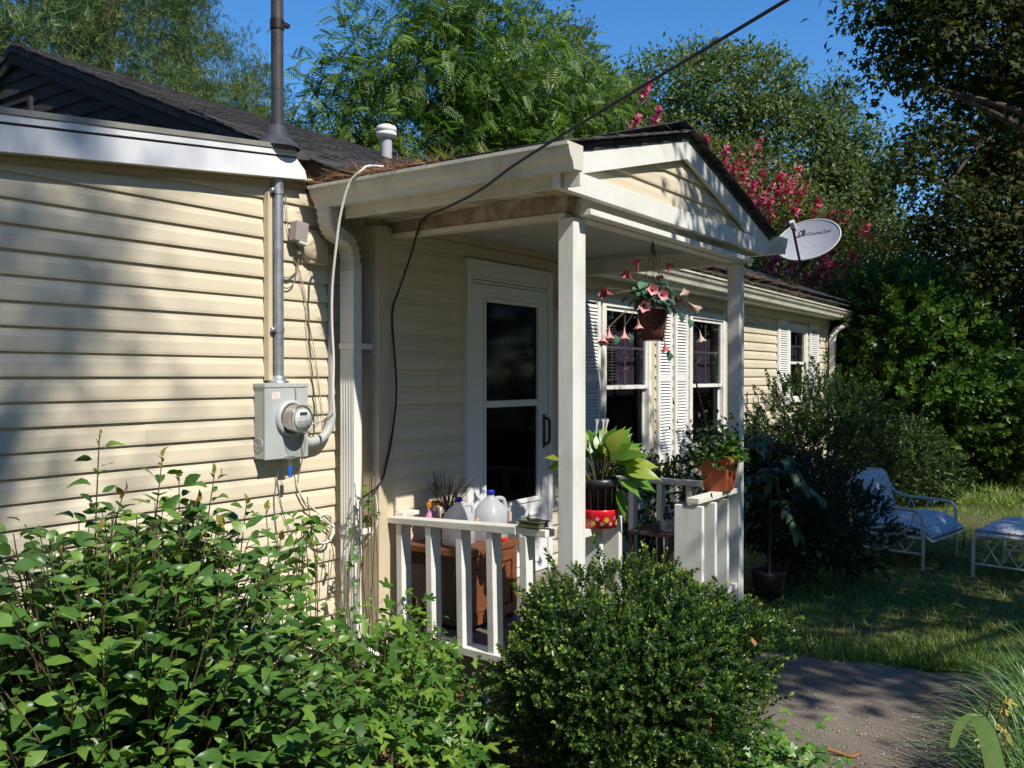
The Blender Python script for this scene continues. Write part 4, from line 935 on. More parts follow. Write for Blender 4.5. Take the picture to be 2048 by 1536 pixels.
# sweetgum-like maple overhanging from the right, and its neighbours
broadleaf('maple_tree', 'dark maple overhanging from the top right corner, star-shaped leaves against the sky', (14.6, -1.8, 0), 8,
          [(11.6, 2.55, 6.1, .7, .6, .5), (12.1, 2.2, 5.7, .9, .7, .5), (12.3, 1.8, 6.2, 1.1, .8, .6), (12.8, 1.6, 5.4, .9, .8, .45), (11.7, 2.45, 5.35, .35, .35, .3), (13.3, 1.0, 6.0, 1.2, 1.0, .7), (13.2, 1.05, 5.2, .9, .7, .5), (13.9, .4, 5.3, 1.0, .8, .6), (13.1, 1.4, 6.9, 1.3, 1.0, .6), (12.3, 2.1, 6.8, 1.0, .8, .5), (14.3, .2, 6.4, 1.6, 1.3, .9), (14.8, -.8, 7.6, 2.0, 1.8, 1.3)],
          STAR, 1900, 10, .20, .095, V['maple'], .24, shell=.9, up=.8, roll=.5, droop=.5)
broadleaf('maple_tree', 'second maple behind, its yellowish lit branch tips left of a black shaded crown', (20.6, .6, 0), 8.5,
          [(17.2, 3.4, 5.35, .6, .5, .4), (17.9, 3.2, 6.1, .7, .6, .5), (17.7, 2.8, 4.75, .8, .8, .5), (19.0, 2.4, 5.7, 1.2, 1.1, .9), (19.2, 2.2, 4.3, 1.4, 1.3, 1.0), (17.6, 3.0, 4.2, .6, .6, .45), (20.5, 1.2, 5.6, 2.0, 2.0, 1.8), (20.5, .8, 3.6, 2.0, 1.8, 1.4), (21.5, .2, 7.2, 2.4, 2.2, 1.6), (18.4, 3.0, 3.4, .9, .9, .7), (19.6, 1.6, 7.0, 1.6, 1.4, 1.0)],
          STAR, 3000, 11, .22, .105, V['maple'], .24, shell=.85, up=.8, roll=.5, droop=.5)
gw = 'woodland trees along the right edge'
q = random.Random(5)
for k, (x, y, h, lab) in enumerate([(23.0, 4.6, 4.2, 'low dark woodland tree behind the glossy shrub'), (25.0, 2.4, 5.0, 'dark woodland tree right of the glossy shrub, in deep shade'), (24.0, -.4, 5.4, 'dark woodland tree at the right edge beyond the lawn'),
                                     (28.5, 5.2, 5.5, 'far woodland tree closing the gap under the blue sky'), (28.0, 1.2, 7.5, 'tall shaded woodland tree far right'), (22.4, -2.6, 5.2, 'shaded woodland tree just outside the right edge')]):
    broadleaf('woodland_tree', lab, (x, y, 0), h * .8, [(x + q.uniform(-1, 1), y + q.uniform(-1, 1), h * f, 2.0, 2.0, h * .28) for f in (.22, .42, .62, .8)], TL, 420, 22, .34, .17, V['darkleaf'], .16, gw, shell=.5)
# trees that stand outside the frame and throw the photograph's shade
broadleaf('shade_tree', 'tree outside the right edge that dappled the lawn and porch gable', (6.6, -4.2, 0), 6.0,
          [(5.2, -1.7, 5.6, 1.0, .9, .6), (6.2, -2.2, 6.0, 1.3, 1.1, .8), (7.3, -2.2, 5.6, 1.3, 1.1, .8), (6.6, -3.4, 6.2, 1.8, 1.4, 1.0), (5.3, -2.9, 5.4, 1.2, 1.1, .8), (8.2, -3.0, 5.5, 1.3, 1.2, .8), (5.0, -1.1, 6.2, .7, .55, .4), (5.6, -1.2, 6.0, .7, .55, .5), (4.55, -.95, 6.1, .75, .4, .5), (4.2, -.9, 5.8, .3, .25, .25), (3.9, -3.4, 5.6, .6, .7, .4), (3.55, -3.85, 5.6, .7, .5, .4), (7.4, -4.0, 6.6, 1.5, 1.4, 1.0)],
          TL, 1700, 14, .18, .12, V['oak'], .16, shell=.85)
pine('tall pine behind the viewer whose soft shadow falls on the siding', (-2.6, -7.9, 0), 17, [(x - .28 * t_, 3.68 - t_, z + 1.10 * t_, r, r, rz) for x, z, t_, r, rz in
     ((1.85, 2.30, 8.8, .28, .16), (1.95, 2.05, 9.1, .26, .14), (1.62, 1.85, 9.3, .22, .14), (1.45, 2.2, 9.5, .26, .2), (1.9, 1.30, 9.4, .2, .07), (2.6, 1.52, 9.2, .16, .05), (2.12, 2.42, 8.6, .16, .18), (2.18, 2.10, 9.0, .17, .20), (2.05, 1.80, 9.2, .20, .18), (2.12, 1.52, 9.3, .12, .10), (1.72, 1.52, 9.8, .20, .12), (1.50, 1.42, 9.6, .16, .10), (2.45, 2.62, 9.0, .12, .12), (1.8, 2.7, 9.6, .3, .3), (1.2, 3.4, 10.6, .7, .6), (.9, 2.6, 10.8, .5, .5), (.6, 4.2, 11.2, .9, .9))], 360, 4, .22, .2, .16, None)

# unseen foliage ring added to block low sky light on the porch: one mass
wb = []
q = random.Random(9)
for k in range(46):
    a = R(150 + 215 * k / 45) ; r = q.uniform(16, 21); x, y = 4 + math.cos(a) * r * 1.15, -1 + math.sin(a) * r * .85
    for z in (1.6, 4.6, 7.4, 9.2): wb.append((x + q.uniform(-1, 1), y + q.uniform(-1, 1), z + q.uniform(-.5, .5), 2.4, 2.4, 2.0))
for k in range(10):  # more unseen foliage added on the left to darken the gable side
    for z in (1.5, 4.5, 7.5, 10.0): wb.append((-7.5 + q.uniform(-1, 1), 1.5 + k * 1.7, z, 1.8, 1.5, 2.0))
wo = crown('added_tree_screen', TL, wb, 4400, 12, .7, .55, V['darkleaf'], None, shell=.4)
wo['kind'] = 'stuff'
# ---------------------------------------------------------------- meter, mast, boxes, wires
MT = thing('electric_meter', 'grey electric meter box with round glass meter on the left siding', 'electric meter', (3.10, 3.66, 1.2))
MB().box(2.958, 3.236, 3.585, 3.664, 1.203, 1.575).build('meter_box', V['meter'], MT, 0.004)
MB().box(2.955, 3.240, 3.578, 3.584, 1.200, 1.561).build('front_cover', V['meter'], MT, 0.003)
MB().box(2.952, 3.243, 3.574, 3.665, 1.563, 1.586).build('top_cap', V['meter'], MT, 0.004)
cx, cz = 3.118, 1.405
MB().lathe((cx, 3.577, cz), [(0.096, 0), (0.096, 0.012), (0.086, 0.022), (0.078, 0.022), (0.078, 0.0)], 32, 'Y').build('meter_ring', V['meter'], MT)
MB().lathe((cx, 3.577, cz), [(0.073, 0.0), (0.073, 0.07), (0.070, 0.09), (0.068, 0.093), (0.068, 0.0)], 32, 'Y').build('meter_can', V['steel'], MT)
MB().lathe((cx, 3.577, cz), [(0.0, 0.085), (0.066, 0.085)], 32, 'Y').build('meter_back', V['meter'], MT)
face = MB().lathe((cx + 0.004, 3.577, cz - 0.004), [(0.0, 0.097), (0.054, 0.096), (0.054, 0.090)], 28, 'Y').build('meter_face', V['paper'], MT)
MB().box(cx - 0.022, cx + 0.026, 3.4785, 3.4797, cz + 0.018, cz + 0.034).build('display', V['lcd'], face)
pm = MB()
for k, (a, b_) in enumerate(((-.02, .026), (-.03, .0), (.006, .03), (-.034, .036), (-.034, .03), (-.03, .034), (-.02, .02), (-.012, .015))):
    z = cz + 0.009 - k * 0.0072; pm.box(cx + a, cx + b_, 3.4788, 3.4796, z, z + (0.0022 if k in (0, 3, 4) else 0.0014))
pm.build('printed_lines', V['greybox'], face)
MB().lathe((cx, 3.577, cz), [(0.0705, 0.094), (0.0705, 0.128), (0.066, 0.140), (0.05, 0.146), (0.0, 0.149)], 32, 'Y').build('glass_cover', V['clear'], MT)
MB().box(2.998, 3.052, 3.5765, 3.5779, 1.503, 1.541).build('sticker', V['pinkpaper'], MT)
for r in (0.032, 0.021, 0.010): MB().lathe((2.9565, 3.625, 1.275), [(r + .003, 0.0), (r + .002, -0.003), (r - .002, -0.003), (r - .003, 0.0)], 24, 'X').build('knockout_ring', V['meter'], MT)
MB().box(3.085, 3.135, 3.560, 3.578, 1.196, 1.212).build('latch', V['galv'], MT, 0.002)
MB().tube(spline([(3.238, 3.622, 1.272), (3.30, 3.622, 1.268), (3.38, 3.622, 1.288), (3.432, 3.622, 1.345), (3.45, 3.622, 1.42)], 6), 0.025, 14).build('conduit_elbow', V['pvc'], MT)
MB().tube([(3.258, 3.622, 1.271), (3.284, 3.622, 1.269)], 0.029, 14).build('conduit_collar', V['pvc'], MT)
SM = thing('service_mast', 'galvanised service pipe rising from the meter box, black above the roof edge', 'mast', (3.085, 3.632, 1.586))
MB().lathe((3.085, 3.632, 0), [(0.030, 1.60), (0.030, 2.66)], 18).build('pipe', V['galv'], SM)
MB().lathe((3.085, 3.632, 0), [(0.055, 1.587), (0.055, 1.597), (0.040, 1.600), (0.040, 1.622), (0.031, 1.625)], 18).build('hub', V['galv'], SM)
MB().lathe((3.085, 3.632, 0), [(0.0315, 2.66), (0.0315, 3.7), (0.0315, 4.5)], 18).build('upper_pipe', V['blackpipe'], SM)
MB().lathe((3.085, 3.632, 0), [(0.115, 2.79), (0.10, 2.815), (0.06, 2.85), (0.042, 2.90), (0.033, 2.91)], 20).build('flashing_boot', V['blackpipe'], SM)
MB().lathe((3.085, 3.632, 0), [(0.036, 3.40), (0.036, 3.45)], 18).box(3.11, 3.16, 3.62, 3.645, 3.43, 3.45).build('guy_clamp', V['bronze'], SM)
MB().lathe((3.085, 3.632, 0), [(0.0, 4.66), (0.06, 4.62), (0.07, 4.52), (0.05, 4.45), (0.032, 4.45)], 14).build('weatherhead', V['galv'], SM)
for z in (1.845, 2.555):
    MB().lathe((3.085, 3.632, 0), [(0.0335, z), (0.0335, z + 0.026)], 18).box(3.028, 3.056, 3.61, 3.64, z + 0.002, z + 0.024).build('strap', V['galv'], SM)
    MB().lathe((3.035, 3.606, z + 0.013), [(0.0, 0.006), (0.013, 0.004), (0.013, -0.004)], 12, 'Y').build('bolt', V['galv'], SM)
tag(MB().box(3.020, 3.046, 3.625, 3.664, 1.60, 2.56).build('mounting_strip', V['beige_trim'], None, 0.002), 'narrow beige wooden strip behind the galvanised service pipe', 'strip')
kt = thing('key_tag', 'bright blue plastic tag hanging under the meter box', 'tag', (3.108, 3.569, 1.19))
MB().box(3.094, 3.121, 3.563, 3.568, 1.105, 1.160).build('tag_plate', V['bluetag'], kt, 0.003)
MB().tube([(3.108 + .008 * math.cos(a * .7), 3.566, 1.178 + .016 * math.sin(a * .7)) for a in range(10)], 0.0013, 5).build('wire_loop', V['galv'], kt)
tb = thing('terminal_box', 'small taupe telephone terminal box tilted on the siding right of the pipe', 'junction box', (3.20, 3.66, 2.36))
def tilted(mb, c, w, d, h, ry, dx=0, dz=0):
    m = Matrix.Rotation(ry, 3, 'Y'); vs = []
    for z in (-h / 2, h / 2):
        for y in (-d / 2, d / 2):
            for x in (-w / 2, w / 2): vs.append(tuple(Vector(c) + m @ Vector((x + dx, y, z + dz))))
    return mb.add(vs, [(0, 2, 3, 1), (4, 5, 7, 6), (0, 1, 5, 4), (2, 6, 7, 3), (0, 4, 6, 2), (1, 3, 7, 5)])
tilted(MB(), (3.210, 3.625, 2.375), 0.075, 0.035, 0.105, 0.14).build('base', V['greybox'], tb, 0.004)
tilted(MB(), (3.214, 3.600, 2.377), 0.082, 0.022, 0.108, 0.14).build('cover', V['greybox'], tb, 0.005)
tilted(MB(), (3.224, 3.60, 2.318), 0.06, 0.03, 0.012, 0.14).build('lower_lip', V['paper'], tb, 0.002)
MB().lathe((3.225, 3.63, 0), [(0.0, 2.26), (0.012, 2.262), (0.012, 2.29), (0.0, 2.292)], 8).build('cable_plug', V['greybox'], tb)
ub = thing('utility_box', 'rounded beige utility cover on the siding behind the downspout elbow', 'junction box', (3.36, 3.66, 2.31))
MB().lathe((3.335, 3.664, 2.318), [(0.0, 0.062), (0.045, 0.058), (0.075, 0.045), (0.088, 0.02), (0.09, 0.0)], 24, 'Y').build('dome', V['beige_trim'], ub)
MB().box(3.30, 3.435, 3.625, 3.662, 2.225, 2.405).build('plate', V['beige_trim'], ub, 0.012)

def cable(name, pts, r, mat, label, cat='cable', k=6, n=6, group=None):
    return tag(MB().tube(spline(pts, k), r, n).build(name, mat), label, cat, group)
cable('white_cable', [(3.40, 3.19, 2.70), (3.33, 3.228, 2.694), (3.255, 3.20, 2.655), (3.232, 3.264, 2.593), (3.230, 3.325, 2.442), (3.24, 3.37, 2.268), (3.26, 3.416, 2.093), (3.28, 3.441, 1.914), (3.30, 3.45, 1.706), (3.30, 3.455, 1.549), (3.31, 3.46, 1.424)], 0.0068, V['whitecable'], 'thick white cable looping out of the gutter and down in front of the siding', n=8)
cable('white_cable', [(3.31, 3.46, 1.43), (3.33, 3.53, 1.39), (3.32, 3.60, 1.375), (3.28, 3.645, 1.345), (3.262, 3.650, 1.325)], 0.0045, V['whitecable'], 'short off-white cable bending behind the meter box at its right side')
tag(MB().box(3.462, 3.478, 3.640, 3.664, 1.42, 2.2).build('cable_channel', V['pvc'], None, 0.002), 'thin grey cable channel on the shaded siding beside the downspout', 'cable channel')
bc = cable('overhead_cable', [(0.35, -5.6, 3.86), (1.6, -2.2, 3.26), (2.74, 0.884, 2.777), (2.95, 1.454, 2.688), (3.195, 2.17, 2.56), (3.30, 2.478, 2.484), (3.385, 2.738, 2.445), (3.55, 3.0, 2.46), (3.690, 3.165, 2.47), (3.695, 3.20, 2.44), (3.72, 3.295, 2.265), (3.74, 3.383, 2.118), (3.742, 3.443, 1.98), (3.742, 3.428, 1.769), (3.74, 3.41, 1.544), (3.735, 3.428, 1.348), (3.70, 3.44, 1.16), (3.63, 3.44, 1.02), (3.58, 3.56, 0.93)], 0.0062, V['blackwire'], 'black cable running in from overhead to the porch beam and sagging down beside the corner', n=8)
MB().lathe((3.737, 3.345, 0), [(0.0, 2.215), (0.008, 2.213), (0.008, 2.178), (0.0, 2.176)], 8).build('connector', V['galv'], bc)
cable('tan_wire', [(3.158, 3.655, 2.60), (3.165, 3.648, 2.42), (3.2, 3.66, 2.27), (3.253, 3.655, 2.18), (3.29, 3.648, 2.03), (3.317, 3.655, 1.90), (3.352, 3.648, 1.75), (3.392, 3.655, 1.546), (3.41, 3.65, 1.40), (3.415, 3.655, 1.32)], 0.0024, V['tanwire'], 'thin tan wire slanting down the siding from the small terminal box')
cable('tan_wire', [(3.225, 3.635, 2.27), (3.245, 3.65, 2.16), (3.29, 3.654, 2.02), (3.30, 3.655, 1.86), (3.322, 3.652, 1.70), (3.36, 3.655, 1.50), (3.385, 3.652, 1.36)], 0.0021, V['tanwire'], 'second thin tan wire left of the slanting one, ending above the grey elbow')
cable('grey_wire', [(3.115, 3.655, 2.145), (3.17, 3.650, 2.138), (3.222, 3.65, 2.175), (3.238, 3.652, 2.24), (3.23, 3.64, 2.30)], 0.0035, V['greywire'], 'dark curved wire looping out from behind the pipe to the terminal box')
cable('grey_wire', [(3.112, 3.655, 2.095), (3.165, 3.650, 2.082), (3.212, 3.65, 2.12), (3.232, 3.652, 2.21)], 0.0035, V['greywire'], 'lower dark curved wire under the first loop right of the pipe')
cable('grey_wire', [(3.15, 3.574, 1.57), (3.152, 3.570, 1.50), (3.15, 3.568, 1.44), (3.16, 3.50, 1.35), (3.185, 3.57, 1.30), (3.195, 3.573, 1.23), (3.205, 3.585, 1.185), (3.228, 3.645, 1.05), (3.28, 3.64, 0.93), (3.372, 3.63, 0.876), (3.44, 3.62, 0.82), (3.41, 3.62, 0.74), (3.35, 3.63, 0.73), (3.325, 3.63, 0.80), (3.36, 3.63, 0.865), (3.42, 3.64, 0.85), (3.50, 3.65, 0.78)], 0.0035, V['tanwire'], 'ground wire hanging from the meter box and coiling against the siding')
ring = [(3.385 + 0.068 * math.cos(a * .42) + .004 * math.sin(a * 3), 3.615 + .006 * math.sin(a * 1.3), 0.795 + 0.078 * math.sin(a * .42)) for a in range(46)]
cable('wire_coil', [(3.225, 3.645, 1.055), (3.25, 3.635, 0.98), (3.33, 3.62, 0.90)] + ring, 0.0048, V['whitecable'], 'coil of off-white cable hanging low on the siding near the downspout', 'cable coil', 4)
cable('grey_wire', [(3.078, 3.60, 1.195), (3.092, 3.65, 1.085), (3.079, 3.655, 0.97), (3.092, 3.655, 0.826), (3.108, 3.655, 0.66), (3.09, 3.655, 0.4)], 0.0028, V['greywire'], 'thin dark wire dropping straight from the left underside of the meter box')
cable('grey_wire', [(3.10, 3.655, 1.083), (3.12, 3.655, 0.97), (3.151, 3.655, 0.87), (3.20, 3.65, 0.76), (3.23, 3.655, 0.6)], 0.0026, V['greywire'], 'thin dark wire slanting right below the blue tag')
cable('white_cable', [(3.60, 3.44, 0.97), (3.615, 3.44, 0.9), (3.61, 3.44, 0.80), (3.59, 3.50, 0.70)], 0.005, V['whitecable'], 'short off-white cable tail beside the beige corner post')

# pine needles in and over the left gutter (uncountable)
n = 4200
P = np.stack([RG.uniform(3.27, 3.62, n), 2.35 + 1.25 * RG.beta(2.6, 1.3, n), np.zeros(n)], 1)
P[:, 2] = 2.612 + np.maximum(P[:, 0] - 3.36, 0) * .26 + RG.random(n) * 0.055 * np.clip((P[:, 1] - 2.45) / .5, 0.1, 1)
d = RG.normal(0, 1, (n, 3)); d[:, 2] *= .35
cloud('pine_needle_litter', [(np.array([(-.012, 0, 0), (.012, 0, 0), (.006, 1, .05), (-.006, 1, .05)]), [(0, 1, 2), (0, 2, 3)])], P, frames(d), RG.uniform(.06, .12, n), V['needle'])
P = np.stack([RG.uniform(6.1, 10.5, 900), RG.uniform(3.12, 3.5, 900), np.zeros(900)], 1); P[:, 2] = np.where(P[:, 1] < 3.23, 2.54, 4.09 - np.abs(P[:, 1] - 6.85) * .405 + .01)
d = RG.normal(0, 1, (900, 3)); d[:, 2] *= .3
cloud('pine_needle_litter', [(np.array([(-.012, 0, 0), (.012, 0, 0), (.006, 1, .05), (-.006, 1, .05)]), [(0, 1, 2), (0, 2, 3)])], P, frames(d), RG.uniform(.07, .13, 900), V['needle'])

# ---------------------------------------------------------------- satellite dish on the roof
SD = thing('satellite_dish', 'grey satellite dish with a printed logo, standing on the roof edge by the pink-flowered tree', 'satellite dish', (11.15, 3.60, 2.78))
nn = Vector((-.80, .05, .60)).normalized(); hh = Vector((-.0624, -.998, 0)).normalized(); vv = nn.cross(hh); vv = vv if vv.z > 0 else -vv
dc = Vector((11.30, 3.40, 3.335)); HA, VA, DP = 0.40, 0.345, 0.065
def on_dish(a, c, off=0.0): return dc + hh * a + vv * c + nn * (DP * ((a / HA) ** 2 + (c / VA) ** 2 - 1) + off)
mb = MB(); vs = []; nr, na = 8, 48
for s_, off in ((1, 0.0), (0, -0.012)):
    for i in range(nr + 1):
        for k in range(na):
            t = max(i / nr, 0.001); vs.append(on_dish(HA * t * math.cos(6.2832 * k / na), VA * t * math.sin(6.2832 * k / na), off))
fs = []
m = (nr + 1) * na
for i in range(nr):
    for k in range(na):
        a, b_, c_, d_ = i * na + k, i * na + (k + 1) % na, (i + 1) * na + (k + 1) % na, (i + 1) * na + k
        fs += [(a, b_, c_, d_), (m + d_, m + c_, m + b_, m + a)]
mb.add(vs, fs, True).build('reflector', V['dish'], SD)
MB().tube([on_dish(HA * math.cos(6.2832 * k / 48), VA * math.sin(6.2832 * k / 48), -0.006) for k in range(49)], 0.011, 8, False).build('rim', V['dishrim'], SD)
lnb = dc + nn * .44 - vv * .20
MB().tube([on_dish(-.02, -VA, -.02), on_dish(-.02, -VA, .03), lnb - vv * .03], 0.016, 8).build('feed_arm', V['bronze'], SD)
MB().tube([lnb - vv * .01 + nn * .07 + vv * .02, lnb, lnb - nn * .06], 0.034, 12).build('feed_horn', V['dishrim'], SD)
MB().tube([lnb - vv * .05, lnb + vv * .03], 0.02, 8).build('feed_bracket', V['black'], SD)
for a, c in ((-.03, -.08), (.09, -.07), (-.07, -.2), (.05, -.19)): MB().lathe(tuple(on_dish(a, c, 0.001)), [(0.0, 0.004), (0.007, 0.002), (0.007, -.002)], 8).build('bolt', V['bronze'], SD)
MB().tube([(11.15, 3.60, 2.80), (11.22, 3.49, 2.93), (11.36, 3.38, 3.12), (11.43, 3.37, 3.25)], 0.026, 10).build('mast_tube', V['bronze'], SD)
MB().tube([(11.43, 3.37, 3.22), tuple(on_dish(0, -.03, -.02))], 0.045, 8).build('back_bracket', V['galv'], SD)
MB().box(11.05, 11.25, 3.52, 3.72, 2.74, 2.80).box(11.10, 11.20, 3.56, 3.66, 2.80, 2.87).build('mast_foot', V['bronze'], SD, 0.005)
fc = bpy.data.curves.new('logo_text', 'FONT'); fc.body = 'GlobeCast'; fc.shear = 0.25; fc.size = 0.1; fc.resolution_u = 3
fo = bpy.data.objects.new('logo_text', fc); COL.objects.link(fo); bpy.context.view_layer.update()
tm = bpy.data.meshes.new_from_object(fo.evaluated_get(bpy.context.evaluated_depsgraph_get())); bpy.data.objects.remove(fo)
xs_ = [v.co.x for v in tm.vertices]; sc_ = 0.32 / (max(xs_) - min(xs_)); x0_ = min(xs_)
so = Vector(SD.location)
for v in tm.vertices: v.co = on_dish(-.06 + (v.co.x - x0_) * sc_, .125 + v.co.y * sc_, 0.003) - so
tm.materials.clear(); link('logo_lettering', tm, V['ink'], SD)
def swirl(pts, r=0.006): return MB().tube([on_dish(a, c, 0.003) for a, c in pts], r, 6)
swirl([(-.125 + .05 * math.cos(t * .5) * (1 - t / 16), .15 + .055 * math.sin(t * .5) * (1 - t / 26)) for t in range(14)]).build('logo_swirl', V['ink'], SD)
swirl([(-.19, .10), (-.15, .105), (-.11, .13), (-.085, .19), (-.095, .215), (-.115, .19), (-.10, .15), (-.08, .12)], 0.007).build('logo_swirl', V['ink'], SD)

# ---------------------------------------------------------------- hanging basket of silk flowers
HB = thing('hanging_basket', 'hanging brown basket of faded pink silk trumpet flowers under the porch beam', 'hanging basket', (4.70, 2.30, 1.83))
bx, by = 4.70, 2.30
MB().lathe((bx, by, 0), [(0.0, 1.832), (0.062, 1.832), (0.072, 1.90), (0.088, 2.0), (0.086, 2.005), (0.07, 2.0), (0.0, 1.99)], 12).build('pot', V['basket'], HB)
wm = MB()
for k in range(12):
    a = k * .5236; wm.tube([(bx + .066 * math.cos(a), by + .066 * math.sin(a), 1.828), (bx + .092 * math.cos(a), by + .092 * math.sin(a), 2.0)], 0.0016, 4)
for z, r in ((1.828, .066), (1.90, .077), (1.96, .086), (2.0, .093)): wm.tube([(bx + r * math.cos(t * .3927), by + r * math.sin(t * .3927), z) for t in range(17)], 0.0018, 4, False)
wm.build('wire_frame', V['black'], HB)
for a in (0.4, 2.5, 4.6):
    ch = MB(); p0 = Vector((bx + .09 * math.cos(a), by + .09 * math.sin(a), 2.0)); p1 = Vector((bx, by, 2.395))
    for k in range(17):
        c = p0.lerp(p1, (k + .5) / 17); dd = (p1 - p0).normalized(); sd_ = dd.cross(Vector((1, 0, 0) if k % 2 else (0, 1, 0))).normalized()
        ch.tube([c + dd * (.014 * math.cos(t * .785)) + sd_ * (.007 * math.sin(t * .785)) for t in range(9)], 0.0017, 4, False)
    ch.build('chain', V['bronze'], HB)
MB().tube([(bx, by, 2.385), (bx, by, 2.40), (bx + .004, by, 2.42)], 0.003, 6).build('hook', V['bronze'], HB)
hl = T_leaf(1, .85, .06, .2); me_leaf = bpy.data.meshes.new('leaf'); me_leaf.from_pydata(hl[0].tolist(), [], hl[1]); me_leaf.materials.append(V['basketleaf'])
def place(me, name, parent, p, d, up, s):
    o = bpy.data.objects.new(name, me); COL.objects.link(o); o.parent = parent
    d = Vector(d).normalized(); x = d.cross(Vector(up)).normalized(); z = x.cross(d)
    m = Matrix((x, d, z)).transposed().to_4x4()
    o.matrix_local = Matrix.Translation(Vector(p) - origin(parent)) @ m @ Matrix.Diagonal((s, s, s, 1)); return o
q = random.Random(21)
for k in range(84):
    a, e = q.uniform(0, 6.28), q.uniform(-.35, 1.2); r = q.uniform(.05, .125)
    p = Vector((bx + r * math.cos(a) * math.cos(e) * 1.25, by + r * math.sin(a) * math.cos(e) * 1.1, 2.055 + r * math.sin(e) * 1.15))
    place(me_leaf, 'leaf', HB, p, (math.cos(a), math.sin(a), q.uniform(-.9, .4)), (math.cos(a) * .5, math.sin(a) * .5 - .4, 1), q.uniform(.055, .085))
def flower_mesh(mat):
    v = []; n = 10
    prof = [(0.02, 0.0), (0.05, .25), (0.11, .55), (.24, .8), (.42, .95)]
    for i, (r, y) in enumerate(prof):
        for k in range(n):
            rr = r * (1 + (.22 if k % 2 == 0 else -.12) * (i / 4)); v.append((rr * math.cos(k * 6.2832 / n), y + (.10 if k % 2 == 0 and i == 4 else 0), rr * math.sin(k * 6.2832 / n)))
    f = [(i * n + k, i * n + (k + 1) % n, (i + 1) * n + (k + 1) % n, (i + 1) * n + k) for i in range(4) for k in range(n)]
    me = bpy.data.meshes.new('flower'); me.from_pydata(v, [], f); me.polygons.foreach_set('use_smooth', [True] * len(f)); me.materials.append(mat); me.update(); return me
FM = {k: flower_mesh(V[k]) for k in ('pink', 'pinkdark', 'bleached')}
stems = MB()
FLO = [((4.565, 2.33, 2.23), (-.3, .1, 1), 'pinkdark'), ((4.61, 2.36, 2.25), (.1, 0, 1), 'pinkdark'), ((4.535, 2.36, 2.18), (-.8, .2, .5), 'pinkdark'), ((4.83, 2.26, 2.24), (.2, -.1, 1), 'pinkdark'), ((4.86, 2.33, 2.18), (.4, .2, .9), 'pinkdark'),
       ((4.56, 2.24, 2.10), (-.8, -.7, .1), 'pink'), ((4.60, 2.20, 2.075), (-.75, -.8, .0), 'pink'), ((4.75, 2.18, 2.06), (-.7, -.7, -.1), 'pink'), ((4.51, 2.26, 2.02), (-.8, -.5, -.3), 'pink'),
       ((4.90, 2.22, 2.10), (.7, -.2, .2), 'bleached'), ((4.98, 2.18, 2.045), (.6, -.4, -.5), 'bleached'), ((5.06, 2.16, 1.87), (.2, -.1, -1), 'bleached'), ((4.70, 2.22, 1.80), (.0, -.1, -1), 'pinkdark'),
       ((4.52, 2.30, 1.92), (.0, -.1, -1), 'pink'), ((4.41, 2.33, 1.865), (-.2, -.1, -1), 'pink'), ((4.31, 2.37, 1.865), (-.15, -.1, -1), 'pink'), ((4.27, 2.38, 1.835), (-.4, -.1, -.8), 'pink'), ((4.40, 2.42, 2.08), (-1, .3, .1), 'pinkdark'), ((4.46, 2.45, 2.09), (-.9, .5, .0), 'pinkdark'), ((4.29, 2.50, 2.10), (-1, .2, .1), 'pinkdark')]
for p, d, m_ in FLO:
    place(FM[m_], 'flower', HB, Vector(p) - Vector(d).normalized() * .03, d, (.3, .2, 1) if abs(d[2]) < .8 else (1, 0, .1), q.uniform(.062, .078))
    p = Vector(p); c = Vector((bx, by, 2.03)); e = p - Vector(d).normalized() * .03
    stems.tube(spline([c, c.lerp(e, .5) + Vector((0, 0, .05)), e], 4), 0.0018, 4)
stems.build('stem', V['twig'], HB)
for p in ((4.36, 2.36, 1.85), (4.90, 2.16, 1.96), (4.72, 2.21, 1.765), (4.45, 2.32, 1.86), (4.80, 2.17, 1.99)): place(me_leaf, 'leaf', HB, p, (-.2, -.3, -1), (-.4, -1, .2), .06)

# ---------------------------------------------------------------- things on the porch rails
t = thing('red_tin', 'red enamel tin band with painted flowers under the black plant pot', 'tin', (3.955, 2.255, 0.852))
MB().lathe((3.955, 2.255, 0), [(0.0, 0.853), (0.096, 0.853), (0.103, 0.93), (0.104, 0.945), (0.100, 0.947), (0.097, 0.93), (0.09, 0.86), (0.0, 0.858)], 32).build('tin_wall', V['redtin'], t)
V['yellowpaint'] = M('yellow_flower_print', (0.62, 0.42, 0.06), rough=0.4); V['pinkpaint'] = M('pink_flower_print', (0.75, 0.25, 0.28), rough=0.4); V['greypaint'] = M('grey_flower_print', (0.24, 0.20, 0.16), rough=0.4)
for k in range(13):
    a = -2.95 + k * .235; z = 0.885 + (.016 if k % 2 else -.006) + q.uniform(-.004, .004); s_ = .013 if k % 3 else .018
    mb = MB(); npet = 6
    for j in range(npet):
        b_ = j * 6.2832 / npet; w_ = .42
        def onw(u_, w2): return (3.955 + (0.0985 + (z + w2 - .853) * .09) * math.cos(a + u_ / .1), 2.255 + (0.0985 + (z + w2 - .853) * .09) * math.sin(a + u_ / .1), z + w2)
        mb.add([onw(0, 0), onw(s_ * math.cos(b_ - w_) * .6, s_ * math.sin(b_ - w_) * .6), onw(s_ * math.cos(b_), s_ * math.sin(b_)), onw(s_ * math.cos(b_ + w_) * .6, s_ * math.sin(b_ + w_) * .6)], [(0, 1, 2, 3)])
    mb.build('painted_flower', V[('yellowpaint', 'pinkpaint', 'greypaint')[k % 3]], t)
PL = thing('potted_plant', 'peace lily with broad yellow-green leaves in a black ribbed pot beside the near post', 'potted plant', (3.955, 2.255, 0.862))
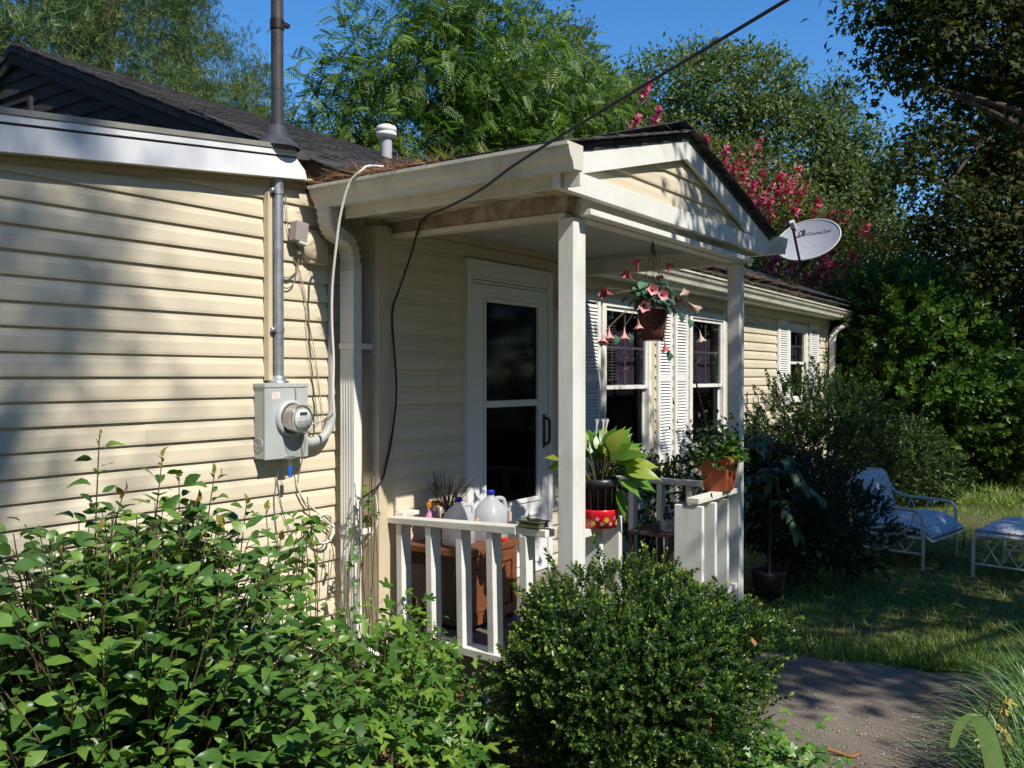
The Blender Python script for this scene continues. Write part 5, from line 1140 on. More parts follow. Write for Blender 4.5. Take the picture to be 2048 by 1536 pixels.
MB().lathe((3.955, 2.255, 0), [(0.0, 0.862), (0.078, 0.862), (0.088, 1.06), (0.098, 1.062), (0.100, 1.10), (0.092, 1.10), (0.088, 1.07), (0.0, 1.065)], 28).build('pot', V['black'], PL)
for k in range(14):
    a = k * .449; MB().tube([(3.955 + .0795 * math.cos(a), 2.255 + .0795 * math.sin(a), .87), (3.955 + .0885 * math.cos(a), 2.255 + .0885 * math.sin(a), 1.055)], 0.003, 4).build('rib', V['black'], PL)
def broad(L, W, bend, fold):
    v = []; f = []; n = 8
    for i in range(n + 1):
        s = i / n; w_ = W * .5 * (math.sin(math.pi * min(s * 1.08, 1) ** .72)) if i < n else 0.0; y = L * s; z = -bend * s * s
        v += [(-w_, y, z + fold * w_), (-w_ * .5, y, z + fold * w_ * .35), (0, y, z), (w_ * .5, y, z + fold * w_ * .35), (w_, y, z + fold * w_)]
    for i in range(n):
        for k in range(4): f.append((i * 5 + k, i * 5 + k + 1, i * 5 + k + 6, i * 5 + k + 5))
    me = bpy.data.meshes.new('leaf'); me.from_pydata(v, [], f); me.polygons.foreach_set('use_smooth', [True] * len(f)); me.materials.append(V['lily']); me.update(); return me
BL = [broad(1, .60, .30, .14), broad(1, .54, .5, .10), broad(1, .64, .18, .18)]
pst = MB(); lp = Vector((3.955, 2.255, 1.06))
for k in range(92):
    a = k * 2.4 + q.uniform(-.2, .2); lv = k / 92; e = 1.35 - 1.15 * lv + q.uniform(-.12, .12); r = q.uniform(.07, .15)
    if math.cos(a) * -.82 + math.sin(a) * -.57 > .30 and math.cos(a) * .57 - math.sin(a) * .82 < .45 or math.cos(a) < -.35: continue
    d = Vector((math.cos(a) * math.cos(e), math.sin(a) * math.cos(e), math.sin(e)))
    p = lp + Vector((d.x * .05, d.y * .05, .02)) + d * r * (1.0 if e > 0 else .9) + Vector((0, 0, .05 * (1 - lv)))
    pst.tube(spline([lp + Vector((d.x * .04, d.y * .04, 0)), lp.lerp(p, .6) + Vector((0, 0, .03)), p], 3), 0.003, 4)
    dl = Vector((d.x, d.y, d.z - .15 - .40 * lv)).normalized()
    place(BL[k % 3], 'leaf', PL, p, dl, (q.uniform(-.75, -.15) , q.uniform(-.75, -.2), .75), q.uniform(.12, .175))
for p, d in (((3.975, 2.165, 1.04), (.0, -.5, -1)), ((4.07, 2.19, 1.03), (.4, -.2, -1)), ((4.12, 2.26, 1.06), (.7, .0, -.8))): place(BL[2], 'leaf', PL, p, d, (d[0], d[1] - .8, .3), .165)
for x, y, s_ in ((3.91, 2.25, .14), (3.945, 2.23, .15), (3.99, 2.24, .13)): place(flower_mesh(V['paper']), 'flower_spathe', PL, (x, y, 1.30), (q.uniform(-.15, .1), -.1, 1), (1, 0, 0), s_ * .8).scale = (.022, .10, .03)
pst.build('stalk', V['twig'], PL)
t = thing('green_tray', 'small dark green lattice-sided tray on the left porch rail', 'tray', (3.745, 2.45, 0.861))
tm_ = MB(); tm_.box(3.71, 3.78, 2.395, 2.525, 0.8605, 0.866)
tm_.box(3.705, 3.711, 2.39, 2.53, 0.886, 0.892).box(3.779, 3.785, 2.39, 2.53, 0.886, 0.892).box(3.711, 3.779, 2.39, 2.396, 0.886, 0.892).box(3.711, 3.779, 2.524, 2.53, 0.886, 0.892).box(3.705, 3.711, 2.39, 2.53, .8605, .8665)
tm_.box(3.713, 3.716, 2.398, 2.522, .867, .886).box(3.774, 3.777, 2.398, 2.522, .867, .886).box(3.716, 3.774, 2.398, 2.401, .867, .886).box(3.716, 3.774, 2.519, 2.522, .867, .886)
tm_.build('tray_frame', V['greentray'], t)
lt_ = MB()
for k in range(9):
    y = 2.396 + k * .0142
    lt_.tube([(3.708, y, .866), (3.708, y + .0142, .887)], .0016, 4).tube([(3.708, y + .0142, .866), (3.708, y, .887)], .0016, 4)
lt_.build('lattice', V['greentray'], t)
# right-hand pot
t = thing('potted_plant', 'small-leaved ivy in an orange-red square pot on the far porch rail', 'potted plant', (5.74, 2.315, 0.853))
c4 = [(-1, -1), (1, -1), (1, 1), (-1, 1)]
vs = [(5.74 + x * r, 2.315 + y * r, z) for r, z in ((.075, .853), (.10, 1.065), (.108, 1.067), (.108, 1.09), (.092, 1.09), (.090, 1.05)) for x, y in c4]
MB().add(vs, [(i * 4 + k, i * 4 + (k + 1) % 4, (i + 1) * 4 + (k + 1) % 4, (i + 1) * 4 + k) for i in range(5) for k in range(4)] + [(3, 2, 1, 0), (20, 21, 22, 23)]).build('pot', V['terracotta'], t, 0.006)
MB().tube([(5.66, 2.33, 1.08), (5.63, 2.36, 1.30), (5.585, 2.42, 1.60)], .006, 6).build('stake', V['bronze'], t)
n = 420; a = RG.uniform(0, 6.28, n); r = .17 * np.sqrt(RG.random(n)); P = np.stack([5.74 + r * np.cos(a), 2.30 + r * np.sin(a), 1.09 + .22 * RG.random(n) * (1 - r / .22) - np.where(r > .11, (r - .11) * 1.6 * RG.random(n), 0)], 1)
cloud('ivy_leaves', [T_star(5, .6, 8, 280)], P, frames(np.stack([np.cos(a), np.sin(a), RG.uniform(-.6, .5, n)], 1)), RG.uniform(.022, .042, n), V['ivy'], t)
n = 260; P = np.stack([RG.normal(5.62, .13, n), RG.normal(2.32, .1, n), RG.normal(1.2, .10, n)], 1)
cloud('fine_sprays', TL, P, frames(RG.normal(0, 1, (n, 3)) + [0, 0, .6]), RG.uniform(.03, .06, n), V['darkleaf'], t)

for o in SC.objects:
    if o.parent is None and o.name in ('potted_plant', 'red_tin'): o.location.x += .062; o.location.y += .012
for o in SC.objects:
    if o.parent is None and (o.name.startswith('hanging_basket') or o.name.startswith('red_tin') or o.name.startswith('potted_plant')): closer(o)
    if o.name == 'green_tray': o.location.x -= .112; o.location.y -= .045; o.location.z += .028; o.rotation_euler.z = SKEW
# ---------------------------------------------------------------- things behind the railing
t = thing('wooden_chest', 'red-brown wooden chest with a dark side panel behind the left porch railing', 'chest', (4.09, 3.22, 0.212))
cb_ = MB().box(3.86, 4.33, 3.01, 3.43, 0.235, 0.622).build('body', V['chest_dark'], t, 0.004)
MB().box(3.84, 4.36, 2.985, 3.44, 0.624, 0.665).build('lid', V['chest'], t, 0.006)
for x0, x1, z0, z1 in ((3.865, 3.91, .24, .618), (4.28, 4.325, .24, .618), (3.91, 4.28, .555, .618), (3.91, 4.28, .24, .30), (4.07, 4.115, .30, .555)): MB().box(x0, x1, 2.992, 3.0085, z0, z1).build('front_frame', V['chest'], t, 0.002)
for x0, x1 in ((3.915, 4.065), (4.12, 4.275)): MB().box(x0, x1, 3.002, 3.009, .305, .55).build('front_panel', V['chest'], t, 0.002)
for x, y in ((3.88, 3.03), (4.31, 3.03), (3.88, 3.41), (4.31, 3.41)): MB().box(x - .018, x + .018, y - .018, y + .018, .2125, .2345).build('foot', V['chest_dark'], t)
def jug(x, y, lab, s=1.0):
    t = thing('milk_jug', lab, 'jug', (x, y, 0.666))
    prof = [(.0, 0), (.066, .0), (.074, .012), (.075, .13), (.070, .155), (.050, .195), (.028, .225), (.019, .235), (.019, .250)]
    vs = []; n = 20
    for r, z in prof:
        for k in range(n):
            a = k * 6.2832 / n; c_, s_ = math.cos(a), math.sin(a); e = 1.0 if z > .2 else 1.12 / max(abs(c_), abs(s_)) ** .6
            vs.append((x + r * s * c_ * e, y + r * s * s_ * e, .667 + z * s))
    MB().add(vs, [(i * n + k, i * n + (k + 1) % n, (i + 1) * n + (k + 1) % n, (i + 1) * n + k) for i in range(len(prof) - 1) for k in range(n)] + [tuple(range(n))[::-1]], True).build('jug_body', V['milk'], t)
    MB().lathe((x, y, 0), [(.0, .667 + .268 * s), (.020 * s, .667 + .268 * s), (.0215 * s, .667 + .262 * s), (.0215 * s, .667 + .244 * s), (.0, .667 + .243 * s)], 16).build('cap', V['bluecap'], t)
    MB().tube(spline([(x + .025 * s, y - .012, .667 + .222 * s), (x + .075 * s, y - .03, .667 + .215 * s), (x + .088 * s, y - .035, .667 + .17 * s), (x + .078 * s, y - .03, .667 + .11 * s)], 5), .011 * s, 8).build('handle', V['milk'], t)
    MB().box(x + .045 * s, x + .072 * s, y - .0765 * s * 1.12 - .004, y - .0765 * s * 1.12, .667 + .10 * s, .667 + .15 * s).build('label', V['bleached'], t)
    return t
jug(3.985, 3.16, 'cloudy plastic milk jug with a blue cap, the left one of two on the chest')
jug(4.21, 3.10, 'cloudy plastic milk jug with a dark blue cap, right one, partly covered by the rail', 1.08)
t = thing('spray_bottle', 'pink plastic bottle with an orange and red trigger on the chest next to the corner', 'spray bottle', (3.91, 3.30, 0.666))
MB().lathe((3.91, 3.30, 0), [(0, .667), (.036, .667), (.040, .68), (.046, .78), (.044, .82), (.02, .855), (.014, .86), (.014, .875)], 14, sx=.7).build('bottle', V['pinkbottle'], t)
MB().box(3.885, 3.925, 3.285, 3.315, .875, .905).build('trigger_head', V['orange'], t, .006)
MB().tube([(3.92, 3.30, .90), (3.965, 3.29, .90), (3.985, 3.285, .875)], .010, 8).build('nozzle', V['redplastic'], t)
t = thing('dried_plant', 'dark dried plant bunch against the siding behind the milk jug', 'dried plant', (4.14, 3.36, 0.666))
MB().lathe((4.14, 3.37, 0), [(0, .667), (.035, .667), (.045, .71), (.03, .79), (.034, .80)], 10).build('vase', V['chest_dark'], t)
tw = MB()
for k in range(70):
    a = q.uniform(0, 6.28); p = Vector((4.14, 3.37, .80)); d = Vector((math.cos(a) * q.uniform(.1, .9), math.sin(a) * .35 - .1, q.uniform(.5, 1.2))).normalized()
    e = p + d * q.uniform(.10, .27); tw.tube([p, p.lerp(e, .5) + Vector((q.uniform(-.02, .02), 0, q.uniform(-.01, .02))), e], .0022, 3)
tw.build('dried_stems', V['chest_dark'], t)
tag(MB().box(4.19, 4.235, 2.995, 3.03, .6665, .688).build('red_clip', V['redplastic'], None, .004), 'small red plastic clip on the front edge of the chest lid', 'clip')
# shoes and stand at the far side
t = thing('shoe_stand', 'low dark wooden stand by the far railing holding the shoes', 'stand', (5.74, 2.68, 0.212))
MB().box(5.46, 5.955, 2.52, 2.86, .545, .57).build('top_board', V['chest_dark'], t, .003)
for x, y in ((5.48, 2.54), (5.93, 2.54), (5.48, 2.84), (5.93, 2.84)): MB().box(x - .015, x + .015, y - .015, y + .015, .2125, .544).build('leg', V['chest_dark'], t)
MB().box(5.495, 5.915, 2.53, 2.545, .35, .37).build('stretcher', V['chest_dark'], t)
def shoe(x, y, rz, lab):
    t = thing('shoe', lab, 'shoe', (x, y, .571), 'pair of shoes on the stand')
    def L(a, b_, z): return (x + math.cos(rz) * a - math.sin(rz) * b_, y + math.sin(rz) * a + math.cos(rz) * b_, z)
    secs = [(-.135, .026, .05), (-.115, .038, .056), (-.06, .044, .062), (0, .040, .085), (.06, .036, .108), (.11, .034, .118), (.14, .028, .112)]
    vs = []; n = 10
    for a, w_, h in secs:
        for k in range(n):
            th = math.pi * k / (n - 1); vs.append(L(a, math.cos(th) * w_, .586 + max(math.sin(th), 0) ** .6 * h * .8))
    MB().add(vs, [(i * n + k, i * n + k + 1, (i + 1) * n + k + 1, (i + 1) * n + k) for i in range(len(secs) - 1) for k in range(n - 1)] + [tuple(range(n)), tuple(range((len(secs) - 1) * n, len(secs) * n))[::-1]], True).build('upper', V['shoe'], t)
    so_ = [L(a, b_, z) for z in (.572, .588) for a, b_ in ((-.142, -.02), (-.12, -.043), (-.04, -.047), (.08, -.04), (.145, -.034), (.15, 0), (.145, .034), (.08, .04), (-.04, .047), (-.12, .043), (-.142, .02))]
    MB().add(so_, [tuple(range(11))[::-1], tuple(range(11, 22))] + [(k, (k + 1) % 11, 11 + (k + 1) % 11, 11 + k) for k in range(11)]).build('sole', V['dishrim'], t)
    vs = [L(a, b_, z) for a, b_, z in ((.0, -.028, .655), (.0, .028, .655), (.055, .026, .73), (.055, -.026, .73), (.012, -.03, .648), (.012, .03, .648), (.066, .028, .725), (.066, -.028, .725))]
    MB().add(vs, [(0, 1, 2, 3), (7, 6, 5, 4), (0, 4, 5, 1), (1, 5, 6, 2), (2, 6, 7, 3), (3, 7, 4, 0)]).build('tongue', V['shoe'], t, .004)
    MB().add([L(a, b_, z) for a, b_, z in ((.022, -.014, .6885), (.022, .014, .6885), (.045, .013, .720), (.045, -.013, .720))], [(3, 2, 1, 0)]).build('tongue_badge', V['maroon'], t)
    lc = MB()
    for k in range(5): lc.tube([L(-.045 + k * .014, -.026, .637 + k * .007), L(-.04 + k * .014, 0, .656 + k * .008), L(-.045 + k * .014, .026, .637 + k * .007)], .0045, 5)
    lc.build('laces', V['shoe_dark'], t)
shoe(5.66, 2.66, .55, 'cream trainer with dark laces on the stand, its toe in the sun')
shoe(5.80, 2.62, .50, 'second cream trainer with dark laces, nearer the white boards')
t = thing('garden_clog', 'glossy maroon rubber clog on the porch floor left of the shoe stand', 'shoe', (5.25, 2.75, .213))
vs = []; n = 12; secs = [(-.13, .03, .05), (-.10, .045, .075), (-.03, .05, .095), (.03, .046, .085), (.06, .042, .05), (.10, .042, .05), (.13, .036, .075), (.145, .02, .07)]
for a, w_, h in secs:
    for k in range(n):
        th = math.pi * k / (n - 1); vs.append((5.25 + a * .8, 2.75 + math.cos(th) * w_ + a * .35, .23 + max(math.sin(th), 0) ** .7 * h))
MB().add(vs, [(i * n + k, i * n + k + 1, (i + 1) * n + k + 1, (i + 1) * n + k) for i in range(len(secs) - 1) for k in range(n - 1)] + [tuple(range(n)), tuple(range(84, 96))[::-1]], True).build('upper', V['maroon'], t)
MB().box(5.14, 5.37, 2.66, 2.84, .213, .232).build('sole', V['maroon'], t, .008)

# ---------------------------------------------------------------- patio chair and footstool on the lawn
SV, FV = Vector((.986, -.164, 0)), Vector((-.164, -.986, 0))
def CH_(O, a, b_, z): return tuple(Vector(O) + SV * a - FV * b_ + Vector((0, 0, z)))
def softbox(mb, corners, puff, n=10):
    """cushion between 4 lower and 4 upper corners given as function f(u,v,w)"""
    vs = []; g = n + 1
    for w_ in (0, 1):
        for i in range(g):
            for k in range(g):
                u, v = i / n, k / n; e = (1 - abs(2 * u - 1) ** 6) * (1 - abs(2 * v - 1) ** 6)
                vs.append(corners(u, v, .5 + (w_ - .5) * (.35 + .65 * e ** .5) + (puff * e if w_ else 0)))
    fs = []
    for i in range(n):
        for k in range(n): a = i * g + k; fs += [(a, a + g, a + g + 1, a + 1), (g * g + a, g * g + a + 1, g * g + a + g + 1, g * g + a + g)]
    ed = [(i, 0) for i in range(n)] + [(n, k) for k in range(n)] + [(i, n) for i in range(n, 0, -1)] + [(0, k) for k in range(n, 0, -1)]
    for j in range(len(ed)):
        a = ed[j][0] * g + ed[j][1]; c = ed[(j + 1) % len(ed)]; c = c[0] * g + c[1]; fs.append((a, c, g * g + c, g * g + a))
    return mb.add(vs, fs, True)
O = (8.12, 1.465, 0)
t = thing('patio_chair', 'low patio chair of pale bent tube with a white blue-dotted cushion on the lawn', 'chair', O)
def L3(u, v, w_): return CH_(O, -.01 + .77 * u, -.07 + .60 * v, .245 + .12 * w_ + .03 * math.sin(v * 3.1) - .05 * max(0, .15 - v) / .15 * 1.0)
softbox(MB(), L3, .2).build('seat_cushion', V['cushion'], t)
def L4(u, v, w_):
    s = v; return CH_(O, .0 + .74 * u, .62 + .10 * s - .13 * (w_ - .0) + .0, .30 + .47 * s + .02 * w_ - .04 * (2 * u - 1) ** 2 * s)
softbox(MB(), L4, .15).build('back_cushion', V['cushion'], t)
def hoop(a):
    return [CH_(O, a, 0, 0.0), CH_(O, a, 0, .20), CH_(O, a, .01, .42), CH_(O, a, .035, .47), CH_(O, a, .08, .492), CH_(O, a, .3, .50), CH_(O, a, .47, .51), CH_(O, a, .56, .55), CH_(O, a, .60, .62)]
for a in (-.03, .78):
    MB().tube(spline(hoop(a), 4), .0135, 8).build('arm', V['chairframe'], t)
    MB().tube([CH_(O, a, .62, 0.0), CH_(O, a, .60, .25), CH_(O, a, .66, .70)], .0135, 8).build('rear_leg', V['chairframe'], t)
    MB().tube([CH_(O, a, .005, .13), CH_(O, a, .61, .13)], .011, 8).build('lower_rail', V['chairframe'], t)
    MB().tube([CH_(O, a, .005, .26), CH_(O, a, .60, .26)], .011, 8).build('seat_rail', V['chairframe'], t)
    zg = MB(); 
    for k in range(6):
        b0, b1 = .06 + k * .085, .06 + (k + 1) * .085; zg.tube([CH_(O, a, b0, .27 if k % 2 else .49), CH_(O, a, b1, .49 if k % 2 else .27)], .006, 6)
        zg.tube([CH_(O, a, b0, .135 if k % 2 else .255), CH_(O, a, b1, .255 if k % 2 else .135)], .006, 6)
    zg.build('lattice', V['chairframe'], t)
for b_ in (.03, .58): MB().tube([CH_(O, -.03, b_, .25), CH_(O, .78, b_, .25)], .011, 8).build('cross_bar', V['chairframe'], t)
MB().tube([CH_(O, .78, -.02, .30), CH_(O, .80, -.06, .2), CH_(O, .79, -.05, .06)], .006, 5).build('cushion_tie', V['darkleaf'], t)
O2 = (8.05, 1.08, 0)
t = thing('footstool', 'matching footstool with blue-dotted cushion and crossed tube sides, cut by the right edge', 'footstool', O2)
def L5(u, v, w_): return CH_(O2, -.0 + .75 * u, -.62 + .62 * v, .315 + .10 * w_)
softbox(MB(), L5, .2).build('cushion', V['cushion'], t)
for a in (-.03, .78):
    MB().tube(spline([CH_(O2, a, 0, 0), CH_(O2, a, 0, .18), CH_(O2, a, -.005, .30), CH_(O2, a, -.03, .335), CH_(O2, a, -.08, .345), CH_(O2, a, -.31, .345), CH_(O2, a, -.55, .345), CH_(O2, a, -.60, .335), CH_(O2, a, -.625, .30), CH_(O2, a, -.63, .18), CH_(O2, a, -.63, 0)], 3), .0135, 8).build('leg_frame', V['chairframe'], t)
    MB().tube([CH_(O2, a, -.005, .115), CH_(O2, a, -.625, .115)], .010, 8).build('lower_rail', V['chairframe'], t)
    zg = MB()
    for k in range(4):
        b0 = -.07 - k * .13; zg.tube([CH_(O2, a, b0, .335), CH_(O2, a, b0 - .13, .12)], .006, 6).tube([CH_(O2, a, b0 - .13, .335), CH_(O2, a, b0, .12)], .006, 6)
    zg.build('lattice', V['chairframe'], t)
for b_ in (-.03, -.60): MB().tube([CH_(O2, -.03, b_, .32), CH_(O2, .78, b_, .32)], .010, 8).build('cross_bar', V['chairframe'], t)
# a table that only pokes in at the right edge
t = thing('garden_table', 'pale wooden table corner just entering the picture at the right edge', 'table', (10.6, .35, 0))
MB().box(10.25, 11.1, -.25, .52, .86, .90).build('table_top', V['chairframe'], t, .006)
for x, y in ((10.30, -.2), (11.05, -.2), (10.30, .47), (11.05, .47)): MB().box(x - .025, x + .025, y - .025, y + .025, 0, .859).build('leg', V['chairframe'], t)
# ---------------------------------------------------------------- camellia by the wall (large leaves, one by one)
t = thing('camellia_bush', 'broad glossy camellia bush under the meter with upright bronze-tipped shoots', 'bush', (1.85, 2.95, 0))
CL = [T_leaf(1, .56, .07, .14), T_leaf(1, .50, .10, .30), T_leaf(1, .62, .04, .08), T_leaf(1, .54, .16, .38), T_leaf(1, .58, -.04, .20)]
def leafmesh(T, mat):
    me = bpy.data.meshes.new('leaf'); me.from_pydata(T[0].tolist(), [], T[1]); me.polygons.foreach_set('use_smooth', [True] * len(T[1])); me.materials.append(mat); me.update(); return me
CM = [leafmesh(x, V['camellia_obj']) for x in CL]
q = random.Random(31); ste = MB(); LV = []; NEW = []
def shoot(base, tip, n, f0, size, r0=.006, tipleaf=False, nod=.25):
    b, e = Vector(base), Vector(tip); mid = b.lerp(e, .5) + Vector((q.uniform(-.06, .06), q.uniform(-.06, .06), .06))
    pts = spline([b, mid, e], 6); ste.tube(pts, r0, 5, r2=.0018)
    for k in range(n):
        f = f0 + (1 - f0) * k / (n - 1); i = min(int(f * (len(pts) - 1)), len(pts) - 2); p = pts[i].lerp(pts[i + 1], f * (len(pts) - 1) - i)
        a = k * 2.399 + q.uniform(-.4, .4); ax = (e - b).normalized()
        d = Vector((math.cos(a), math.sin(a), q.uniform(-.45, .45) + .1)) + ax * .35
        s_ = size * q.uniform(.6, 1.22) * (1.0 if f < .85 else .8)
        if tipleaf and f > .93: NEW.append((p, Vector((d.x * .5, d.y * .5, 1)), s_ * .62))
        else: LV.append((p + d.normalized() * .02, d, s_))
for k in range(340):
    a = q.uniform(0, 6.28); rr = math.sqrt(q.random()); x = 1.75 + math.cos(a) * rr * .98; y = 2.86 + math.sin(a) * rr * .68
    if y > 3.5 or x > 2.66: continue
    edge = max(0, 1 - rr ** 2.2)
    h = .40 + .72 * edge ** .6 + q.uniform(-.06, .06) - max(0, x - 2.1) * .55
    shoot((1.85 + (x - 1.85) * .35, 2.98 + (y - 2.98) * .35, 0.0), (x, y, h), 15, .34, .080)
for k in range(105):
    x = q.uniform(.75, 2.25); y = 2.2 + q.uniform(-.16, .2); shoot((x + .1, 2.7, 0), (x, y, q.uniform(.12, .58)), 13, .3, .080)
for (x, y, z, n) in ((1.72, 2.95, 1.42, 15), (1.78, 2.90, 1.22, 12), (1.85, 2.78, 1.34, 15), (1.93, 2.80, 1.26, 14), (2.02, 2.72, 1.27, 14), (1.97, 2.76, 1.17, 12), (2.21, 2.78, 1.15, 13), (2.14, 2.84, 1.06, 11), (1.55, 2.9, 1.06, 11), (1.63, 2.8, 1.12, 12), (2.40, 2.9, 1.08, 10), (1.42, 2.85, 1.04, 10), (2.32, 2.72, 1.0, 10)):
    shoot((x + q.uniform(-.08, .08), y + .08, .35), (x, y, z), n + 7, .30, .078, .0045, True)
LV.sort(key=lambda l: (l[0] - Vector((0, 0, 1.62))).length / l[2] - (0.0 if l[0].z > .15 else -20))
for k, (p, d, s_) in enumerate(LV[:300]):
    place(CM[k % 5], 'leaf', t, p, d, (q.uniform(-.5, .5), q.uniform(-.7, .2), 1), s_)
P = np.array([l[0] for l in LV[300:]]); D = np.array([l[1] for l in LV[300:]])
cloud('foliage', CL, P, frames(D, np.tile([0, -.25, 1.0], (len(P), 1)), .4), np.array([l[2] for l in LV[300:]]), V['camellia'], t)
P = np.array([l[0] for l in NEW]); cloud('new_growth', CL, P, frames(np.array([l[1] for l in NEW])), np.array([l[2] for l in NEW]), V['newleaf'], t)
ste.build('stems', V['twig'], t)

# sapling and creeper between camellia and porch
def star_plant(name, label, cat, centre, boxes, n, size, mat, temps, stem_h=.15, up=1.0):
    t = thing(name, label, cat, centre)
    B = np.array(boxes); k = RG.integers(0, len(B), n); u = RG.normal(0, .45, (n, 3)).clip(-1, 1)
    P = B[k, :3] + u * B[k, 3:]; P[:, 2] = np.maximum(P[:, 2], .03)
    d = np.stack([RG.normal(0, 1, n), RG.normal(-.4, 1, n), RG.normal(-.25, .35, n)], 1)
    cloud('foliage', temps, P, frames(d, np.tile([-.1, -.45, up], (n, 1)), .35), size * RG.uniform(.6, 1.25, n), mat, t)
    s = MB(); q = random.Random(n)
    for b in boxes:
        for _ in range(5):
            e = Vector((b[0] + q.uniform(-.6, .6) * b[3], b[1] + q.uniform(-.6, .6) * b[4], b[2] + q.uniform(.2, .9) * b[5])); g = Vector((centre[0] + (b[0] - centre[0]) * .6 + q.uniform(-.1, .1), centre[1] + (b[1] - centre[1]) * .6, 0))
            s.tube(spline([g, g.lerp(e, .5) + Vector((q.uniform(-.05, .05), q.uniform(-.05, .05), .04)), e], 4), .003, 4)
    s.build('stems', V['twig'], t); return t
def T_lobed(lobes, seed, base=.32):
    """leaf with rounded lobes and a pointed tip each, slightly cupped"""
    q = random.Random(seed); v = [(0, 0, 0), (0, .12, .02)]; n_ = 25
    for k in range(n_):
        a = -2.2 + 4.4 * k / (n_ - 1)
        r = base + max((L * max(0, 1 - abs(a - c) / w) ** .75 for c, L, w in lobes), default=0) + q.uniform(-.02, .02)
        v.append((math.sin(a) * r, .12 + math.cos(a) * r, .10 * abs(math.sin(a)) * r - .22 * r * r))
    return np.array(v), [(1, k + 1, k) for k in range(2, n_ + 1)] + [(0, 2, 1), (0, 1, n_ + 1)]
ST2 = [T_lobed([(0, .62, .42), (-1.05, .42, .45), (1.05, .42, .45)], 1), T_lobed([(0, .55, .40), (-.95, .42, .38), (.95, .42, .38), (-1.8, .22, .4), (1.8, .22, .4)], 2), T_lobed([(0, .7, .6)], 3, .22)]
star_plant('sapling', 'bright green lobed-leaf sapling growing around the foot of the downspout', 'sapling', (2.85, 2.75, 0), [(2.62, 2.62, .35, .22, .2, .3), (2.85, 2.68, .35, .22, .2, .32), (3.1, 2.75, .30, .2, .2, .28), (2.55, 2.35, .25, .22, .2, .22)], 620, .062, V['vine'], ST2)
star_plant('sapling', 'low pale green plant with large star-shaped leaves before the porch corner', 'sapling', (2.75, 2.25, 0), [(2.55, 2.05, .22, .25, .2, .2), (2.9, 2.2, .2, .25, .25, .2), (2.35, 1.85, .16, .25, .2, .16)], 430, .060, V['vine'], ST2)
star_plant('sapling', 'dense knee-high seedlings with pointed leaves at the foot of the left railing', 'sapling', (3.2, 2.55, 0), [(3.2, 2.66, .18, .2, .2, .17), (3.0, 2.5, .22, .2, .18, .2), (3.28, 2.88, .25, .2, .18, .2)], 760, .042, V['vine'], [T_leaf(1, .42, .05, .2)])
star_plant('creeper', 'thin creeper climbing the white downspout with small lobed leaves', 'creeper', (3.42, 3.3, 0), [(3.40, 3.40, .70, .08, .05, .42), (3.48, 3.36, .95, .07, .04, .2), (3.35, 3.35, .40, .14, .08, .3)], 50, .045, V['vine'], ST2)
star_plant('creeper', 'pale creeper hanging over the low rail below the first railing baluster', 'creeper', (3.66, 3.2, 0), [(3.64, 3.22, .30, .06, .14, .16), (3.62, 3.05, .20, .07, .12, .14)], 110, .040, V['vine'], ST2)
star_plant('camellia_seedling', 'spindly shoot with pale yellow-green leaves in front of the wire coil', 'sapling', (2.75, 3.1, 0), [(2.72, 3.05, .92, .12, .1, .18), (2.8, 3.1, .75, .12, .1, .2), (2.62, 3.0, .72, .1, .1, .2)], 95, .06, V['vine'], CL)
# strappy plant at the far left
def T_blade(L=1.0, w=.02, droop=.5, n=5):
    v = []; f = []
    for i in range(n + 1):
        s = i / n; ww = w * (1 - s) ** .6 * (.6 + .4 * min(s * 4, 1)); a = droop * s * s
        v += [(-ww, L * (s - .25 * a * s), -a * .75 * L * s + 0.0), (ww, L * (s - .25 * a * s), -a * .75 * L * s)]
    for i in range(n): b_ = 2 * i; f += [(b_, b_ + 1, b_ + 3), (b_, b_ + 3, b_ + 2)]
    return np.array(v), f
BLD = [T_blade(1, .014, .9), T_blade(1, .013, .55), T_blade(1, .015, 1.3), T_blade(1, .012, .25)]
def clump(name, label, cat, c, n, L, mat, temps=BLD, spread=.06, lean=.75, group=None, nearby=None):
    t = thing(name, label, cat, (c[0], c[1], 0), group)
    a = RG.uniform(0, 6.28, n); r = spread * np.sqrt(RG.random(n)); P = np.stack([c[0] + r * np.cos(a), c[1] + r * np.sin(a), np.full(n, c[2] if len(c) > 2 else 0.0)], 1)
    l = lean * RG.random(n) ** .8; d = np.stack([np.cos(a) * l, np.sin(a) * l, np.ones(n)], 1) + RG.normal(0, .12, (n, 3))
    cloud('blades', temps, P, frames(d, np.stack([-np.cos(a), -np.sin(a), np.full(n, .4)], 1), .3), L * RG.uniform(.6, 1.1, n), mat, t); return t
clump('lily_clump', 'strappy narrow-leaved clump at the left edge beside the camellia', 'plant', (.90, 2.62), 80, .80, V['liriope'], [T_blade(1, .014, .8), T_blade(1, .012, 1.2)], .10, .55)

